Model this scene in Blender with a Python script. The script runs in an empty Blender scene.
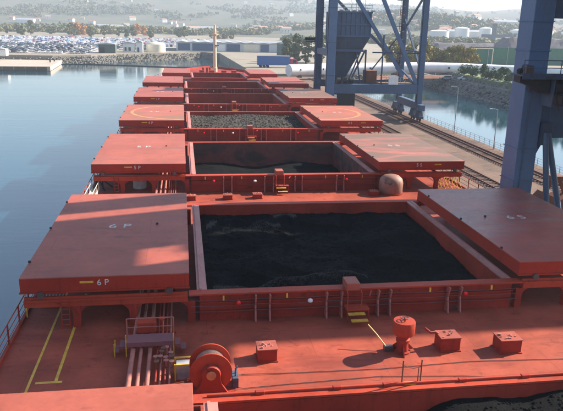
import bpy, bmesh, math, random
import numpy as np
from mathutils import Vector, Matrix, noise
R = math.radians
random.seed(7)
S = bpy.context.scene
COL = S.collection

# ------------------------------------------------------------------ camera
PITCH, YAW, ROLL = R(-15.89), R(8.957), R(1.41)
fw = Vector((math.sin(YAW)*math.cos(PITCH), math.cos(YAW)*math.cos(PITCH), math.sin(PITCH)))
rt = Vector((math.cos(YAW), -math.sin(YAW), 0)); up = rt.cross(fw)
r2 = rt*math.cos(ROLL)+up*math.sin(ROLL); u2 = up*math.cos(ROLL)-rt*math.sin(ROLL)
cam = bpy.data.cameras.new('camera'); camo = bpy.data.objects.new('camera', cam); COL.objects.link(camo)
M = Matrix((r2, u2, -fw)).transposed().to_4x4(); M.translation = (-.92, 0, 13.61)
camo.matrix_world = M
cam.sensor_width = 36; cam.lens = 36*640/563; cam.clip_start = .5; cam.clip_end = 40000
S.camera = camo

# ------------------------------------------------------------------ sky, sun, exposure
SUN_EL, SUN_AZ = R(31), R(74)          # azimuth from +Y towards +X
w = bpy.data.worlds.new('World'); S.world = w; w.use_nodes = True
nt = w.node_tree; bgn = nt.nodes['Background']
sky = nt.nodes.new('ShaderNodeTexSky'); sky.sky_type = 'NISHITA'; sky.sun_disc = False
sky.sun_elevation = SUN_EL; sky.sun_rotation = SUN_AZ
sky.air_density = 1.0; sky.dust_density = .8; sky.ozone_density = 1.0
nt.links.new(sky.outputs[0], bgn.inputs[0]); bgn.inputs[1].default_value = .085
sl = bpy.data.lights.new('sun', 'SUN'); sl.energy = 5.0; sl.angle = R(.6); sl.color = (1, .90, .77)
so = bpy.data.objects.new('sun', sl); COL.objects.link(so)
sd = Vector((math.sin(SUN_AZ)*math.cos(SUN_EL), math.cos(SUN_AZ)*math.cos(SUN_EL), math.sin(SUN_EL)))
so.rotation_euler = sd.to_track_quat('Z', 'Y').to_euler(); so.location = (60, 20, 60)
S.view_settings.view_transform = 'Standard'; S.view_settings.look = 'None'
S.view_settings.exposure = 1.45; S.view_settings.gamma = 1

# ------------------------------------------------------------------ materials
def newmat(name):
    m = bpy.data.materials.new(name); m.use_nodes = True
    return m, m.node_tree, m.node_tree.nodes['Principled BSDF']
def node(t, kind, **kw):
    n = t.nodes.new(kind)
    for k, v in kw.items(): setattr(n, k, v)
    return n
def nz(t, scale, detail=6, rough=.6, vec=None, dist=0):
    n = node(t, 'ShaderNodeTexNoise'); n.inputs['Scale'].default_value = scale
    n.inputs['Detail'].default_value = detail; n.inputs['Roughness'].default_value = rough
    n.inputs['Distortion'].default_value = dist
    if vec is not None: t.links.new(vec, n.inputs['Vector'])
    return n
def wpos(t, sc=(1, 1, 1)):
    g = node(t, 'ShaderNodeNewGeometry'); mp = node(t, 'ShaderNodeMapping')
    mp.inputs['Scale'].default_value = sc; t.links.new(g.outputs['Position'], mp.inputs[0])
    return mp.outputs[0]
def ramp(t, src, stops):
    r = node(t, 'ShaderNodeValToRGB'); e = r.color_ramp.elements
    while len(e) < len(stops): e.new(.5)
    for i, (p, c) in enumerate(stops):
        e[i].position = p; e[i].color = (*c, 1) if len(c) == 3 else c
    t.links.new(src, r.inputs[0]); return r.outputs[0]
def mix(t, fac, a, b, mode='MIX'):
    n = node(t, 'ShaderNodeMixRGB', blend_type=mode)
    for i, v in ((0, fac), (1, a), (2, b)):
        if hasattr(v, 'links'): t.links.new(v, n.inputs[i])
        elif i == 0: n.inputs[0].default_value = v
        else: n.inputs[i].default_value = (*v, 1)
    return n.outputs[0]
def bump(t, b, src, strength, dist=.02):
    n = node(t, 'ShaderNodeBump'); n.inputs['Strength'].default_value = strength
    n.inputs['Distance'].default_value = dist
    t.links.new(src, n.inputs['Height']); t.links.new(n.outputs[0], b.inputs['Normal'])
G = lambda v: (v, v, v)
def sc3(c, k): return tuple(min(1, x*k) for x in c)

def paint(name, col, var=.25, rough=.5, rust=0., rustcol=(.09, .03, .018), dust=0., dustcol=(.12, .085, .06), dscale=.25, spec=.5, streak=True, seams=None):
    m, t, b = newmat(name)
    p = wpos(t)
    n1 = nz(t, .35, 8, .65, p, .3); n2 = nz(t, 4, 6, .65, p)
    c = ramp(t, n1.outputs[0], [(.3, sc3(col, 1-var)), (.52, col), (.72, sc3(col, 1+var*.9))])
    c = mix(t, .35, c, ramp(t, n2.outputs[0], [(.3, G(.62)), (.7, G(1.0))]), 'MULTIPLY')
    if rust:
        n3 = nz(t, 1.6, 10, .72, p, .8)
        f = ramp(t, n3.outputs[0], [(.62-rust*.25, G(0)), (.72-rust*.2, G(.85))])
        c = mix(t, f, c, rustcol)
        if streak:
            n5 = nz(t, 1, 5, .6, wpos(t, (5, 5, .35)))
            f2 = ramp(t, n5.outputs[0], [(.55, G(0)), (.75, G(.55))])
            c = mix(t, f2, c, rustcol)
    if dust:
        n4 = nz(t, dscale, 9, .62, wpos(t, (.35, 1, 1)), .5)
        f = ramp(t, n4.outputs[0], [(.62-dust*.4, G(0)), (.75-dust*.35, G(.9))])
        c = mix(t, f, c, dustcol)
    if seams:      # weld seams between the steel plates
        bk = node(t, 'ShaderNodeTexBrick'); bk.inputs['Scale'].default_value = 1; bk.inputs['Brick Width'].default_value = seams[0]; bk.inputs['Row Height'].default_value = seams[1]
        bk.inputs['Mortar Size'].default_value = .022; bk.inputs['Mortar Smooth'].default_value = .4; bk.offset = .37
        bk.inputs['Color1'].default_value = (1, 1, 1, 1); bk.inputs['Color2'].default_value = (.88, .9, .9, 1); bk.inputs['Mortar'].default_value = (.62, .55, .55, 1)
        t.links.new(p, bk.inputs['Vector']); c = mix(t, .55, c, bk.outputs[0], 'MULTIPLY')
        n6 = nz(t, 7, 8, .85, wpos(t, (.6, 1, 1)), .6); n7 = nz(t, .18, 4, .6, p)
        f6 = node(t, 'ShaderNodeMath', operation='MULTIPLY'); t.links.new(ramp(t, n6.outputs[0], [(.54, G(0)), (.68, G(.85))]), f6.inputs[0]); t.links.new(ramp(t, n7.outputs[0], [(.42, G(.1)), (.66, G(1))]), f6.inputs[1])
        c = mix(t, f6.outputs[0], c, sc3(col, .38))
    t.links.new(c, b.inputs['Base Color'])
    rr = node(t, 'ShaderNodeMapRange'); rr.inputs[3].default_value = rough-.12; rr.inputs[4].default_value = rough+.18
    t.links.new(n2.outputs[0], rr.inputs[0]); t.links.new(rr.outputs[0], b.inputs['Roughness'])
    b.inputs['Specular IOR Level'].default_value = spec
    bump(t, b, n1.outputs[0], .25, .05)
    return m

def plain(name, col, rough=.6, metal=0, var=.2, scale=3):
    m, t, b = newmat(name); n = nz(t, scale, 5, .6, wpos(t))
    t.links.new(ramp(t, n.outputs[0], [(.3, sc3(col, 1-var)), (.7, sc3(col, 1+var))]), b.inputs['Base Color'])
    b.inputs['Roughness'].default_value = rough; b.inputs['Metallic'].default_value = metal
    return m

RED = (.40, .070, .047)
MT = {}
MT['deck'] = paint('deck_red_paint', (.365, .078, .046), .3, .55, rust=.26, rustcol=(.2, .04, .03), seams=(7.2, 2.4), streak=False, spec=.14, dust=.16, dustcol=(.2, .04, .03), dscale=.5)
MT['red'] = paint('red_oxide_paint', (.32, .04, .023), .3, .55, spec=.14, rust=.25, rustcol=(.12, .025, .018))
MT['redtrim'] = paint('bright_red_oxide_paint', (.41, .058, .03), .24, .5, spec=.14, rust=.15, rustcol=(.16, .03, .02))
MT['cover'] = paint('hatch_cover_paint', (.375, .094, .062), .22, .48, rust=.2, rustcol=(.25, .06, .042), dust=.12, dustcol=(.2, .06, .045), dscale=.9, streak=False, spec=.24, seams=(7.6, 2.42))
MT['coverside'] = paint('hatch_cover_side_paint', (.34, .036, .02), .2, .5, spec=.14, rust=.2, rustcol=(.13, .025, .02))
MT['coverdust1'] = paint('hatch_cover_paint_scuffed', (.38, .085, .06), .25, .38, rust=.25, rustcol=(.25, .1, .09), dust=.22, dustcol=(.3, .14, .12), dscale=.5, streak=False, seams=(7.6, 2.42), spec=.4)
MT['coverdust2'] = paint('hatch_cover_paint_coal_dusted', (.42, .12, .09), .2, .6, dust=.72, dustcol=(.13, .088, .06), dscale=.3, streak=False)
MT['coverdust3'] = paint('hatch_cover_paint_brown_dust', (.40, .11, .07), .2, .6, dust=.45, dustcol=(.24, .12, .07), dscale=.3, streak=False)
MT['coverdusty'] = paint('hatch_cover_paint_chalky', (.40, .11, .075), .2, .5, rust=.2, rustcol=(.24, .08, .06), dust=.2, dustcol=(.26, .1, .08), dscale=.4, streak=False, spec=.2, seams=(7.6, 2.42))
MT['worn'] = paint('worn_coaming_top', (.47, .2, .165), .25, .5, rust=.3, rustcol=(.3, .12, .1))
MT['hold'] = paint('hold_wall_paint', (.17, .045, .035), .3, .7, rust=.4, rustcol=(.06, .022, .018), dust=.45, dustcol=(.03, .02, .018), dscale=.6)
MT['pinkstay'] = paint('faded_stay_paint', (.44, .15, .12), .2, .55, rust=.2)
MT['blue'] = paint('crane_blue_paint', (.062, .108, .19), .16, .5, rust=.18, rustcol=(.11, .07, .06))
MT['bluelt'] = paint('crane_leg_blue_paint', (.095, .162, .28), .14, .5, rust=.12, rustcol=(.13, .1, .1))
MT['bluedk'] = paint('crane_dark_blue_paint', (.05, .075, .125), .2, .6, rust=.3, rustcol=(.05, .03, .025))
MT['black'] = plain('dark_machinery', (.018, .018, .02), .6)
MT['yellow'] = plain('yellow_paint', (.62, .36, .04), .5, var=.3)
MT['white'] = plain('white_paint', (.72, .72, .70), .5, var=.12)
MT['letter'] = plain('worn_white_lettering', (.52, .46, .44), .6, var=.3, scale=6)
MT['cream'] = plain('cream_paint', (.68, .53, .33), .5, var=.12)
MT['palecream'] = plain('pale_cream_paint', (.70, .62, .48), .5, var=.15)
MT['steel'] = plain('wire_steel', (.10, .07, .065), .5, .3)
MT['rope'] = plain('grey_wire_rope', (.34, .22, .17), .8, var=.4, scale=25)
MT['palepipe'] = paint('pale_pipe_paint', (.44, .15, .115), .25, .45, rust=.3)
MT['purple'] = paint('walkway_grating', (.24, .085, .09), .2, .6)
MT['grey'] = plain('galvanised_grey', (.34, .34, .35), .55)
MT['ringyellow'] = plain('faded_yellow_marking', (.50, .21, .085), .6, var=.35, scale=1.5)
MT['lampred'] = plain('red_lamp_glass', (.75, .02, .02), .2)
MT['rust'] = paint('rusty_steel', (.20, .075, .04), .4, .8, rust=.4)
MT['hull'] = plain('hull_black_paint', (.03, .03, .035), .5)

def coalmat():
    m, t, b = newmat('coal'); p = wpos(t)
    n1 = nz(t, .22, 6, .6, p, .8); n2 = nz(t, 9, 6, .8, p); n3 = nz(t, .5, 8, .7, wpos(t, (.22, .9, 1)), 2.0)
    c = ramp(t, n2.outputs[0], [(.35, (.0025, .003, .004)), (.6, (.006, .0065, .0075)), (.8, (.016, .0165, .017))])
    f = ramp(t, n3.outputs[0], [(.66, G(0)), (.8, G(.35))])
    c = mix(t, f, c, mix(t, .9, (.075, .072, .068), ramp(t, n2.outputs[0], [(.35, G(.1)), (.65, G(.9))]), 'MULTIPLY'))
    t.links.new(c, b.inputs['Base Color']); b.inputs['Roughness'].default_value = .9
    b.inputs['Specular IOR Level'].default_value = .08
    bump(t, b, n2.outputs[0], .5, .12); return m
MT['coal'] = coalmat()
def coalmat2():
    m, t, b = newmat('dusty_coal'); p = wpos(t); n2 = nz(t, 3, 7, .75, p); n1 = nz(t, .5, 6, .6, p)
    c = mix(t, .6, ramp(t, n2.outputs[0], [(.3, (.014, .012, .010)), (.55, (.065, .052, .04)), (.75, (.17, .145, .12))]), ramp(t, n1.outputs[0], [(.35, G(.3)), (.65, G(1))]), 'MULTIPLY')
    t.links.new(c, b.inputs['Base Color']); b.inputs['Roughness'].default_value = .9
    bump(t, b, n2.outputs[0], .8, .3); return m
MT['coal2'] = coalmat2()
MT['coalgrey'] = plain('pale_coal', (.042, .038, .032), .9, var=.7, scale=14)

def watermat():
    m, t, b = newmat('harbour_water')
    b.inputs['Base Color'].default_value = (.006, .045, .068, 1)
    b.inputs['Roughness'].default_value = .07; b.inputs['IOR'].default_value = 2.4
    p = wpos(t, (.5, 1.3, 1)); n1 = nz(t, .55, 5, .6, p, .4); n2 = nz(t, .05, 4, .5, wpos(t, (.5, 2.2, 1)), .6)
    s = node(t, 'ShaderNodeSeparateXYZ'); g = node(t, 'ShaderNodeNewGeometry'); t.links.new(g.outputs['Position'], s.inputs[0])
    calm = node(t, 'ShaderNodeMapRange'); calm.inputs[1].default_value = 30; calm.inputs[2].default_value = 44
    calm.inputs[3].default_value = .07; calm.inputs[4].default_value = .02      # the enclosed basin behind the quay lies still
    t.links.new(s.outputs[0], calm.inputs[0])
    mm = node(t, 'ShaderNodeMath', operation='MULTIPLY'); t.links.new(n1.outputs[0], mm.inputs[0])
    t.links.new(ramp(t, n2.outputs[0], [(.35, G(.25)), (.65, G(1))]), mm.inputs[1])
    bn = node(t, 'ShaderNodeBump'); bn.inputs['Distance'].default_value = .35
    t.links.new(calm.outputs[0], bn.inputs['Strength']); t.links.new(mm.outputs[0], bn.inputs['Height'])
    t.links.new(bn.outputs[0], b.inputs['Normal']); return m
MT['water'] = watermat()
def groundmat(name, cols, s1=.02, s2=.4, rough=.95):
    m, t, b = newmat(name); p = wpos(t)
    n1 = nz(t, s1, 7, .62, p, .4); n2 = nz(t, s2, 6, .7, p)
    k = len(cols); c = ramp(t, n1.outputs[0], [(.3+.42*i/(k-1), cc) for i, cc in enumerate(cols)])
    c = mix(t, .5, c, ramp(t, n2.outputs[0], [(.3, G(.55)), (.7, G(1.1))]), 'MULTIPLY')
    t.links.new(c, b.inputs['Base Color']); b.inputs['Roughness'].default_value = rough
    bump(t, b, n2.outputs[0], .4, .2); return m
MT['quay'] = groundmat('dusty_quay_concrete', [(.065, .038, .027), (.15, .088, .06), (.20, .125, .088)], .12, 1.5)
MT['land'] = groundmat('pale_yard_ground', [(.15, .14, .10), (.28, .24, .19), (.22, .20, .15)], .03, .5)
MT['hill'] = groundmat('hillside', [(.038, .058, .026), (.07, .082, .038), (.115, .098, .055), (.045, .063, .03), (.09, .09, .048)], .006, .05)
MT['pier'] = groundmat('pier_concrete', [(.38, .31, .25), (.48, .40, .33)], .05, .6)
MT['grass'] = groundmat('grass_bank', [(.08, .13, .04), (.16, .19, .07)], .1, 1)
MT['stone'] = groundmat('grey_rock', [(.11, .105, .10), (.18, .17, .16), (.23, .215, .2)], .5, 2)
MT['ballast'] = groundmat('dark_ballast', [(.09, .055, .045), (.17, .10, .08)], .6, 3)
MT['sleeper'] = plain('sleeper_timber', (.12, .07, .05), .9)
MT['rail'] = plain('rusty_rail', (.16, .07, .05), .6, .4)
MT['greenwall'] = groundmat('green_windbreak_cloth', [(.03, .13, .085), (.05, .18, .11)], .06, .8)
MT['tube'] = plain('white_tube_skin', (.74, .71, .69), .55, var=.1, scale=.5)
MT['coalpile'] = plain('stockpile', (.10, .085, .095), .95, var=.3, scale=.1)
MT['glass'] = plain('dark_glass', (.02, .03, .04), .12)
MT['tyre'] = plain('tyre', (.02, .02, .02), .8)
MT['roofgrey'] = plain('pale_corrugated_roof', (.32, .33, .35), .6, var=.12, scale=.4)
MT['wallgrey'] = plain('pale_grey_wall', (.48, .50, .52), .7)
MT['navy'] = plain('navy_panel', (.05, .085, .17), .6)
MT['greendk'] = plain('dark_green_wall', (.07, .10, .09), .7)
MT['truckblue'] = plain('blue_tarpaulin', (.05, .12, .33), .6, var=.12)
MT['magenta'] = plain('crimson_cab_paint', (.42, .04, .10), .4)
MT['roofred'] = plain('terracotta_roof', (.38, .22, .15), .8)
MT['housewall'] = plain('house_wall', (.70, .66, .58), .8)
MT['lot'] = groundmat('pale_lot_asphalt', [(.36, .31, .29), (.45, .39, .36)], .05, .5)
MT['tan'] = paint('tan_brown_paint', (.28, .13, .09), .25, .6, rust=.3)
MT['bark'] = plain('bark', (.10, .075, .055), .9)
def leafmat(name, cols, sc=.25):
    m, t, b = newmat(name); n = nz(t, sc, 4, .6, wpos(t)); oi = node(t, 'ShaderNodeObjectInfo')
    k = len(cols); c = ramp(t, n.outputs[0], [(.32+.36*i/max(1, k-1), cc) for i, cc in enumerate(cols)])
    c = mix(t, .5, c, ramp(t, oi.outputs['Random'], [(0, (.55, .65, .5)), (.5, (1, 1, .9)), (1, (1.0, .85, .6))]), 'MULTIPLY')
    t.links.new(c, b.inputs['Base Color']); b.inputs['Roughness'].default_value = .8
    b.inputs['Specular IOR Level'].default_value = .2
    return m
MT['leafyellow'] = leafmat('autumn_yellow_green_leaves', [(.10, .12, .03), (.20, .19, .045), (.28, .21, .05), (.09, .12, .035)])
MT['leafgrey'] = leafmat('grey_green_leaves', [(.07, .10, .05), (.14, .16, .09), (.18, .19, .11)])
MT['leafdark'] = leafmat('dark_shrub_leaves', [(.035, .065, .03), (.06, .10, .04), (.09, .12, .06)])
MT['leafwood'] = leafmat('mixed_hill_wood', [(.075, .105, .045), (.12, .14, .06), (.19, .165, .07), (.085, .115, .05)], .012)
MT['leaforange'] = leafmat('orange_leaves', [(.42, .18, .05), (.5, .26, .08)])

# ------------------------------------------------------------------ mesh builder
ORG = {}
class MB:
    def __init__(s): s.v = []; s.f = []; s.m = []
    def add(s, vs, fs, m=0):
        o = len(s.v); s.v += [tuple(p) for p in vs]
        for f in fs: s.f.append(tuple(i+o for i in f)); s.m.append(m)
        return s
    def box(s, x0, x1, y0, y1, z0, z1, m=0):
        return s.add([(x, y, z) for z in (z0, z1) for y in (y0, y1) for x in (x0, x1)],
                     [(0, 2, 3, 1), (4, 5, 7, 6), (0, 1, 5, 4), (2, 6, 7, 3), (0, 4, 6, 2), (1, 3, 7, 5)], m)
    def bar(s, p, q, w, h=None, m=0, upv=(0, 0, 1)):
        p = Vector(p); q = Vector(q); h = w if h is None else h
        d = (q-p).normalized(); a = d.cross(Vector(upv))
        if a.length < 1e-3: a = d.cross(Vector((0, 1, 0)))
        a.normalize(); b = a.cross(d)
        vs = [c+a*(i*w/2)+b*(j*h/2) for c in (p, q) for i, j in ((-1, -1), (1, -1), (1, 1), (-1, 1))]
        return s.add(vs, [(3, 2, 1, 0), (4, 5, 6, 7), (0, 1, 5, 4), (1, 2, 6, 5), (2, 3, 7, 6), (3, 0, 4, 7)], m)
    def tube(s, pts, r, n=8, m=0, caps=True):
        pts = [Vector(p) for p in pts]; k = len(pts); rings = []
        rs = r if isinstance(r, (list, tuple)) else [r]*k
        prev = None
        for i, p in enumerate(pts):
            d = (pts[min(i+1, k-1)]-pts[max(i-1, 0)]).normalized()
            if prev is None:
                a = d.cross(Vector((0, 0, 1)))
                if a.length < .05: a = d.cross(Vector((0, 1, 0)))
            else: a = prev-d*prev.dot(d)
            a.normalize(); prev = a; b = d.cross(a)
            rings += [p+(a*math.cos(2*math.pi*j/n)+b*math.sin(2*math.pi*j/n))*rs[i] for j in range(n)]
        fs = [(i*n+j, i*n+(j+1) % n, (i+1)*n+(j+1) % n, (i+1)*n+j) for i in range(k-1) for j in range(n)]
        if caps: fs += [tuple(range(n))[::-1], tuple((k-1)*n+j for j in range(n))]
        return s.add(rings, fs, m)
    def lathe(s, prof, c, n=20, m=0, axis='z'):
        c = Vector(c); vs = []
        for r_, h in prof:
            for j in range(n):
                a = 2*math.pi*j/n; x, y = r_*math.cos(a), r_*math.sin(a)
                vs.append(c+(Vector((x, y, h)) if axis == 'z' else Vector((x, h, y)) if axis == 'y' else Vector((h, x, y))))
        k = len(prof)
        fs = [(i*n+j, i*n+(j+1) % n, (i+1)*n+(j+1) % n, (i+1)*n+j) for i in range(k-1) for j in range(n)]
        fs += [tuple(range(n))[::-1], tuple((k-1)*n+j for j in range(n))]
        return s.add(vs, fs, m)
    def prism(s, poly, a, b, axis='z', m=0):
        n = len(poly)
        T = {'z': lambda p, h: (p[0], p[1], h), 'y': lambda p, h: (p[0], h, p[1]), 'x': lambda p, h: (h, p[0], p[1])}[axis]
        vs = [T(p, a) for p in poly]+[T(p, b) for p in poly]
        fs = [tuple(range(n))[::-1], tuple(range(n, 2*n))]+[(i, (i+1) % n, n+(i+1) % n, n+i) for i in range(n)]
        return s.add(vs, fs, m)
    def mesh(s, name, mats, org=(0, 0, 0), smooth=False):
        me = bpy.data.meshes.new(name)
        me.from_pydata([(v[0]-org[0], v[1]-org[1], v[2]-org[2]) for v in s.v], [], s.f)
        mats = mats if isinstance(mats, (list, tuple)) else [mats]
        for m in mats: me.materials.append(MT[m] if isinstance(m, str) else m)
        if len(mats) > 1: me.polygons.foreach_set('material_index', s.m)
        bm = bmesh.new(); bm.from_mesh(me); bmesh.ops.recalc_face_normals(bm, faces=bm.faces); bm.to_mesh(me); bm.free()
        if smooth:
            me.polygons.foreach_set('use_smooth', [True]*len(me.polygons))
            try: me.set_sharp_from_angle(angle=R(40))
            except Exception: pass
        me.update(); return me
    def build(s, name, mats, parent=None, org=None, smooth=False, bevel=0):
        o0 = org if org is not None else (ORG[parent.name] if parent else (0, 0, 0))
        o = bpy.data.objects.new(name, s.mesh(name, mats, o0, smooth)); COL.objects.link(o)
        ORG[o.name] = o0
        if parent: o.parent = parent
        else: o.location = o0
        if bevel:
            bv = o.modifiers.new('bevel', 'BEVEL'); bv.width = bevel; bv.segments = 2; bv.limit_method = 'ANGLE'
        return o
def tag(o, label=None, cat=None, group=None, kind=None):
    for k, v in (('label', label), ('category', cat), ('group', group), ('kind', kind)):
        if v: o[k] = v
    return o
def thing(name, loc, label, cat, group=None):
    o = bpy.data.objects.new(name, None); COL.objects.link(o); o.location = loc; o.empty_display_size = .3
    ORG[o.name] = tuple(loc); return tag(o, label, cat, group)
def inst(name, me, parent, world):
    o = bpy.data.objects.new(name, me); COL.objects.link(o)
    if parent: g = ORG[parent.name]; o.parent = parent; o.location = tuple(world[i]-g[i] for i in range(3))
    else: o.location = world
    return o
def text_mesh(name, body, size, mat):
    cu = bpy.data.curves.new(name, 'FONT'); cu.body = body; cu.size = size; cu.extrude = .002; cu.align_x = 'LEFT'; cu.offset = .004
    o = bpy.data.objects.new(name, cu); COL.objects.link(o)
    bpy.context.view_layer.update(); dg = bpy.context.evaluated_depsgraph_get()
    me = bpy.data.meshes.new_from_object(o.evaluated_get(dg)); bpy.data.objects.remove(o)
    me.materials.clear(); me.materials.append(MT[mat]); return me

# ------------------------------------------------------------------ setting: water, land, hills
WZ, QZ, LZ = -7., -4., -3.2
b = MB(); b.add([(-6500, -900, WZ), (6500, -900, WZ), (6500, 5000, WZ), (-6500, 5000, WZ)], [(0, 1, 2, 3)])
tag(b.build('water', 'water'), kind='structure')
coast = [(-2500, 330), (-140, 318), (-60, 316), (-44, 326), (-34, 342), (10, 378), (20, 370), (23.8, 222), (60, 226), (84, 236), (90, 226), (91, 190), (92.5, 150), (94.5, 100), (98, 40), (104, -300), (2500, -300), (2500, 900), (-2500, 900)]
b = MB(); b.prism(coast[::-1], -9, LZ); tag(b.build('ground', 'land'), kind='structure')
b = MB(); b.box(25.2, 46.4, -80, 221.9, -9, QZ-.25); b.box(24.9, 46.4, -80, 221.9, QZ-.25, QZ)
tag(b.build('quay', 'quay'), kind='structure')
b = MB(); b.prism([(-330, 250), (-53, 272), (-56, 315.9), (-330, 300)], -6.9, -5.2); tag(b.build('pier', 'pier'), kind='structure')

b = MB(); b.prism([(-300, 334), (-48, 334), (-40, 380), (-8, 436), (30, 440), (34, 640), (-300, 640)], LZ-.05, LZ+.004); tag(b.build('car_lot', 'lot'), kind='structure')
def ridge(az):   # elevation of the far skyline in degrees
    return 2.6-1.0*min(1, max(0, (az-6)/7)) - .25*math.exp(-((az-25)/3.)**2)
def hz(x, y):
    d = math.hypot(x, y); az = math.degrees(math.atan2(x, y))
    if d < 650: return -4.6
    n = noise.fractal(Vector((x*.0016, y*.0016, 3.1)), 1, 2, 5)
    n2 = noise.fractal(Vector((x*.0006, y*.0006, 9.7)), 1, 2, 4)
    t1 = min(1, max(0, (d-650)/1100)); t2 = min(1, max(0, (d-1150)/1750)); t2 = t2*t2*(3-2*t2)
    top = 13.6+2900*math.tan(R(ridge(az)))
    z = -4.6+t1*(7+6*n)+t2*(top-4)+t2*(1-.6*t2)*(16*n2+12*n)
    hx, hy = 1250*math.sin(R(20.3)), 1250*math.cos(R(20.3))
    u, v = (x-hx)*.93-(y-hy)*.35, (x-hx)*.35+(y-hy)*.93
    q = (u/(150 if u < 0 else 260))**2+(v/260)**2
    z += 36*math.exp(-q)*(1+.25*n)
    return z
NA, ND = 170, 70
vs = []; fs = []
for i in range(ND+1):
    d = 640*(5.0 ** (i/ND))
    for j in range(NA+1):
        a = R(-48+104*j/NA); x, y = d*math.sin(a), d*math.cos(a); vs.append((x, y, hz(x, y)))
for i in range(ND):
    for j in range(NA): k = i*(NA+1)+j; fs.append((k, k+1, k+NA+2, k+NA+1))
b = MB(); b.add(vs, fs); tag(b.build('hills', 'hill', smooth=True), kind='structure')

# ------------------------------------------------------------------ the ship
SHX = 7.5; PIT = 23.9
ship = thing('bulk_carrier', (SHX, 60, WZ), 'long red bulk carrier moored at the quay with its holds open', 'ship')
def half(y):
    if y < 138: return 16.1
    t = (y-138)/56.; return 16.1*max(0, 1-t**2.4)
ys = [-25, 0, 30, 60, 90, 120, 138, 146, 152, 158, 164, 170, 175, 180, 184, 187, 190, 192, 193.5]
out = [(SHX-half(y), y) for y in ys]+[(SHX+half(y), y) for y in reversed(ys)]
b = MB(); n = len(out)
b.add([(x, y, -8) for x, y in out]+[(x, y, -.12) for x, y in out], [(i, (i+1) % n, n+(i+1) % n, n+i) for i in range(n)])
b.build('hull', 'hull', ship)
HN = [28.1+PIT*(i-1) for i in range(7)]; HF = [v+14.6 for v in HN]
HX = [(0, 15)]*6+[(1.6, 13.4)]
b = MB()
def deckq(x0, x1, y0, y1): b.box(x0, x1, y0, y1, -.12, 0)
deckq(-8.6, 0, -25, 138); deckq(15, 23.6, -25, 138)
prev = -25
for i in range(6): deckq(0, 15, prev, HN[i]); prev = HF[i]
deckq(0, 15, prev, 138)
bow = [(x, y) for x, y in out if y > 146 and y < 165]
hL, hR = HX[6]
L = [138, 142, 146, 150, 154, 158, 162, 165]
Ls = [SHX-half(y) for y in L]; Rs = [SHX+half(y) for y in L]
b.prism(list(zip(Ls, L))+[(hL, 165), (hL, 138)], -.12, 0); b.prism([(hR, 138), (hR, 165)]+list(zip(Rs, L))[::-1], -.12, 0)
deckq(hL, hR, 138, HN[6]); deckq(hL, hR, HF[6], 165)
deck = b.build('deck', 'deck', ship)
# forecastle
fy = [y for y in ys if y > 164]; fy = [165]+fy
fo = [(SHX-half(y), y) for y in fy]+[(SHX+half(y), y) for y in reversed(fy)]
b = MB(); b.prism(fo, 0.01, .5); fc = b.build('forecastle', 'red', ship)
n = len(fo)//2
for side in (0, 1):
    ed = fo[:n] if side == 0 else fo[n:]
    b = MB()
    for p, q in zip(ed[:-1], ed[1:]):
        b.bar((p[0], p[1], .8), (q[0], q[1], .8), .16, .6)
    b.build('bulwark', 'red', fc)
for px in (3.5, 6, 9.2, 11.8): MB().box(px, px+1.2, 169, 171, .5, 1.5).build('windlass', 'red', fc)

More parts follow.
